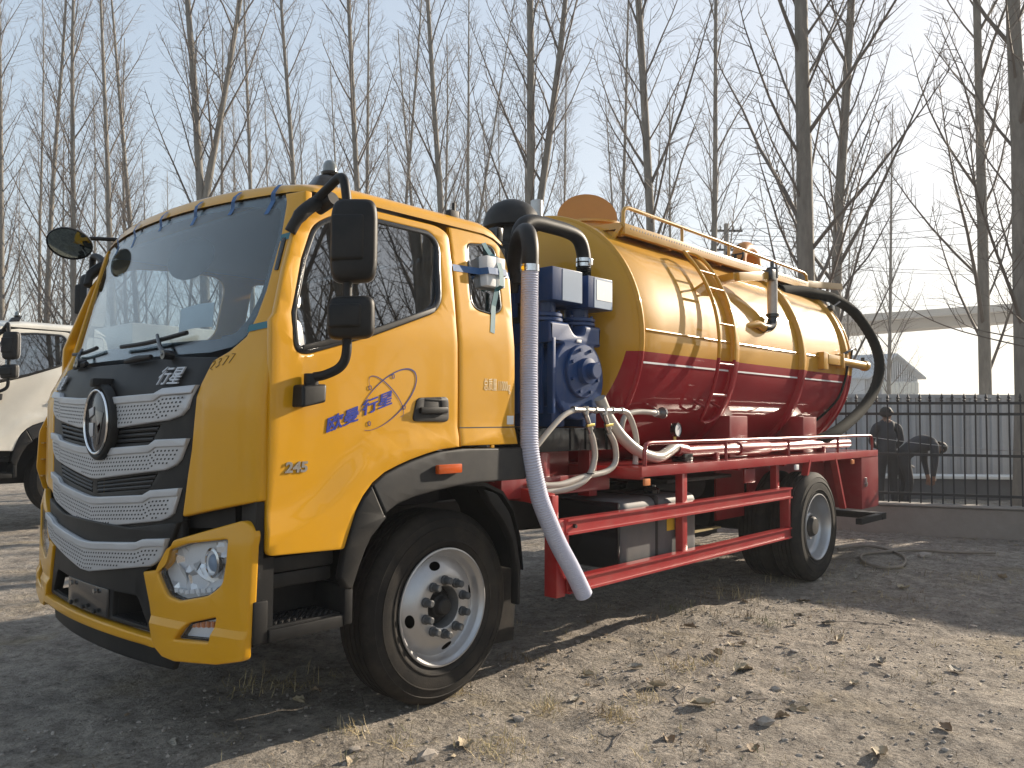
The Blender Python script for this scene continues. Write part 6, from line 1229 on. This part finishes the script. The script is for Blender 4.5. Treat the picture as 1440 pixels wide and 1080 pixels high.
for i in range(15000):
    if i < 12500: x = rl.uniform(-2.6, 6.5); y = rl.uniform(-2.9, 1.2)
    else: x = rl.uniform(-6, 12); y = rl.uniform(-3, 9)
    r = .0025 + .0125 * rl.random() ** 4; V, F = pro[i % 10]; a = rl.uniform(0, 6.28); c, s_ = math.cos(a) * r, math.sin(a) * r; k = len(GV); z = gz(x, y) + r * .15
    GV += [(x + v[0] * c - v[1] * s_, y + v[0] * s_ + v[1] * c, z + v[2] * r) for v in V]; GF += [[q + k for q in f] for f in F]
o = mk('gravel', (GV, GF), stm, None, 40, kind='stuff', flip=False); props(o, 'loose pebbles and crumbs of earth over the yard', 'gravel')
for u, v, r, lab in ((1118, 918, .032, 'reddish stone beside the two pale leaves'), (1075, 1022, .045, 'flat grey stone in the open dirt'), (1090, 972, .030, 'pale stone near the small yellow leaf'), (1300, 782, .07, 'dark clod beside the garden hose on the ground'), (812, 905, .018, 'pale pebble on the shade edge by the guard rail'), (730, 1010, .03, 'small stone below the front wheel'), (600, 1065, .05, 'grey stone at the bottom edge under the front wheel'), (1150, 815, .04, 'lump of earth by the rear wheel'), (1030, 985, .03, 'brown stone beside the large ribbed leaf'), (500, 1060, .04, 'dark stone in the truck shade at the bottom'), (1370, 880, .03, 'stone at the right edge of the long shade')):
    V, F = pro[rl.randrange(10)]; p = gnd(u, v); o = mk('stone', ([(p.x + q[0] * r, p.y + q[1] * r, p.z + q[2] * r + r * .2) for q in V], F), stm, None, 30); props(o, lab, 'stone', 'stones on the dirt')
straw = [mat('straw_%s' % n, c, .8, var=.25, scale=9) for n, c in (('pale', (.50, .40, .22)), ('brown', (.20, .145, .085)), ('green', (.15, .15, .07)))]
GV, GF, GM = [], [], []
def tuft(x, y, n, h, sp, flat=.5):
    z = gz(x, y); mi = rl.choices([0, 1, 2], [.5, .38, .12])[0]
    for i in range(n):
        a = rl.uniform(0, 6.28); bx = x + rl.gauss(0, sp); by = y + rl.gauss(0, sp); L = h * rl.uniform(.4, 1.2); th = rl.uniform(.1, 1.45) if rl.random() < .8 else rl.uniform(1.2, 1.5); d = Vector((math.cos(a) * math.sin(th), math.sin(a) * math.sin(th), math.cos(th))); s_ = Vector((-math.sin(a), math.cos(a), 0)) * rl.uniform(.0011, .0026)
        p0 = Vector((bx, by, z - .004)); p1 = p0 + d * L * .55; d2 = (d + Vector((rl.gauss(0, .3), rl.gauss(0, .3), -flat * rl.random()))).normalized(); p2 = p1 + d2 * L * .5; p2.z = max(p2.z, z + .003); p1.z = max(p1.z, z + .004)
        k = len(GV); GV.extend([tuple(p0 - s_), tuple(p0 + s_), tuple(p1 + s_ * .8), tuple(p1 - s_ * .8), tuple(p2)]); GF.append([k, k + 1, k + 2, k + 3]); GF.append([k + 3, k + 2, k + 4]); GM.extend([mi, mi])
for u, v, n, h, sp in ((872, 1012, 120, .10, .07), (838, 1006, 60, .09, .05), (905, 985, 60, .08, .06), (770, 995, 70, .10, .05), (490, 1035, 60, .11, .05), (700, 1062, 100, .10, .07), (640, 975, 40, .12, .03), (960, 940, 90, .09, .07), (1000, 935, 60, .08, .06), (1050, 870, 70, .11, .07), (1035, 838, 80, .13, .09), (960, 862, 60, .11, .08), (905, 880, 50, .10, .08), (735, 930, 60, .10, .08), (560, 1050, 50, .09, .05), (990, 1060, 60, .08, .06), (360, 965, 70, .12, .10), (420, 960, 70, .10, .10), (1080, 880, 60, .08, .07), (680, 1040, 60, .08, .08)):
    p = gnd(u, v); tuft(p.x, p.y, n, h, sp)
for i in range(420):
    x = rl.uniform(-2.5, 6); y = rl.gauss(-.4, .9); tuft(x, y, rl.randrange(3, 16), rl.uniform(.03, .09), .05)
for i in range(500): x = rl.uniform(5, 14); y = rl.uniform(-2, 4); tuft(x, y, rl.randrange(3, 10), rl.uniform(.04, .10), .08)
o = mk('dry_grass', (GV, GF), straw, None, None, kind='stuff', midx=GM, flip=False); props(o, 'thin dry grass and straw lying over the dirt', 'grass')
gh_ = [gnd(u, v) + Vector((0, 0, .025)) for u, v in ((1178, 776), (1215, 772), (1250, 776), (1272, 786), (1268, 800), (1240, 803), (1216, 795), (1212, 783), (1240, 779), (1290, 777), (1345, 779), (1400, 781))]
o = mk('ground_hose', tube(smooth(gh_, 8), .016, 8), mat('dusty_hose', (.24, .20, .16), .8, var=.2, scale=6), None, 60); props(o, 'dusty hose lying in a loop on the dirt behind the rear wheel', 'hose')
for i, (u, v, L, rz, lab) in enumerate(((960, 992, .35, .4, 'thin bare twig beside the large ribbed leaf'), (1250, 880, .5, 2.2, 'long twig on the dirt at the right'), (520, 1010, .3, 1.1, 'twig standing in the grass by the front wheel'), (1080, 985, .3, 2.9, 'short dark twig in the open dirt'), (860, 1055, .4, .2, 'twig at the bottom edge of the photo'))):
    p = gnd(u, v); d = Vector((math.cos(rz), math.sin(rz), 0)); o = mk('twig', J(tube([p + Vector((0, 0, .01)), p + d * L * .5 + Vector((0, .01, .03)), p + d * L + Vector((.02, 0, .015))], [.004, .003, .0015], 5), tube([p + d * L * .5 + Vector((0, .01, .03)), p + d * L * .7 + Vector((-d.y * .08, d.x * .08, .05))], .0018, 4)), TWIG, None); props(o, lab, 'twig', 'twigs on the dirt')

# ------------------------------------------------------------------ thin winter haze
hz = bpy.data.materials.new('haze'); hz.use_nodes = True; hn = hz.node_tree.nodes; hn.remove(hn['Principled BSDF']); pv = hn.new('ShaderNodeVolumePrincipled'); pv.inputs['Density'].default_value = .0013; pv.inputs['Color'].default_value = (.90, .93, .97, 1); pv.inputs['Anisotropy'].default_value = .25
hz.node_tree.links.new(pv.outputs[0], hn['Material Output'].inputs['Volume'])
hg = box((-710, -710, -1.2), (710, 710, 27)); ho = mk('haze', hg, hz, None, None); ho['kind'] = 'stuff'; ho['label'] = 'thin pale winter haze in the air over the yard'; ho['category'] = 'haze'
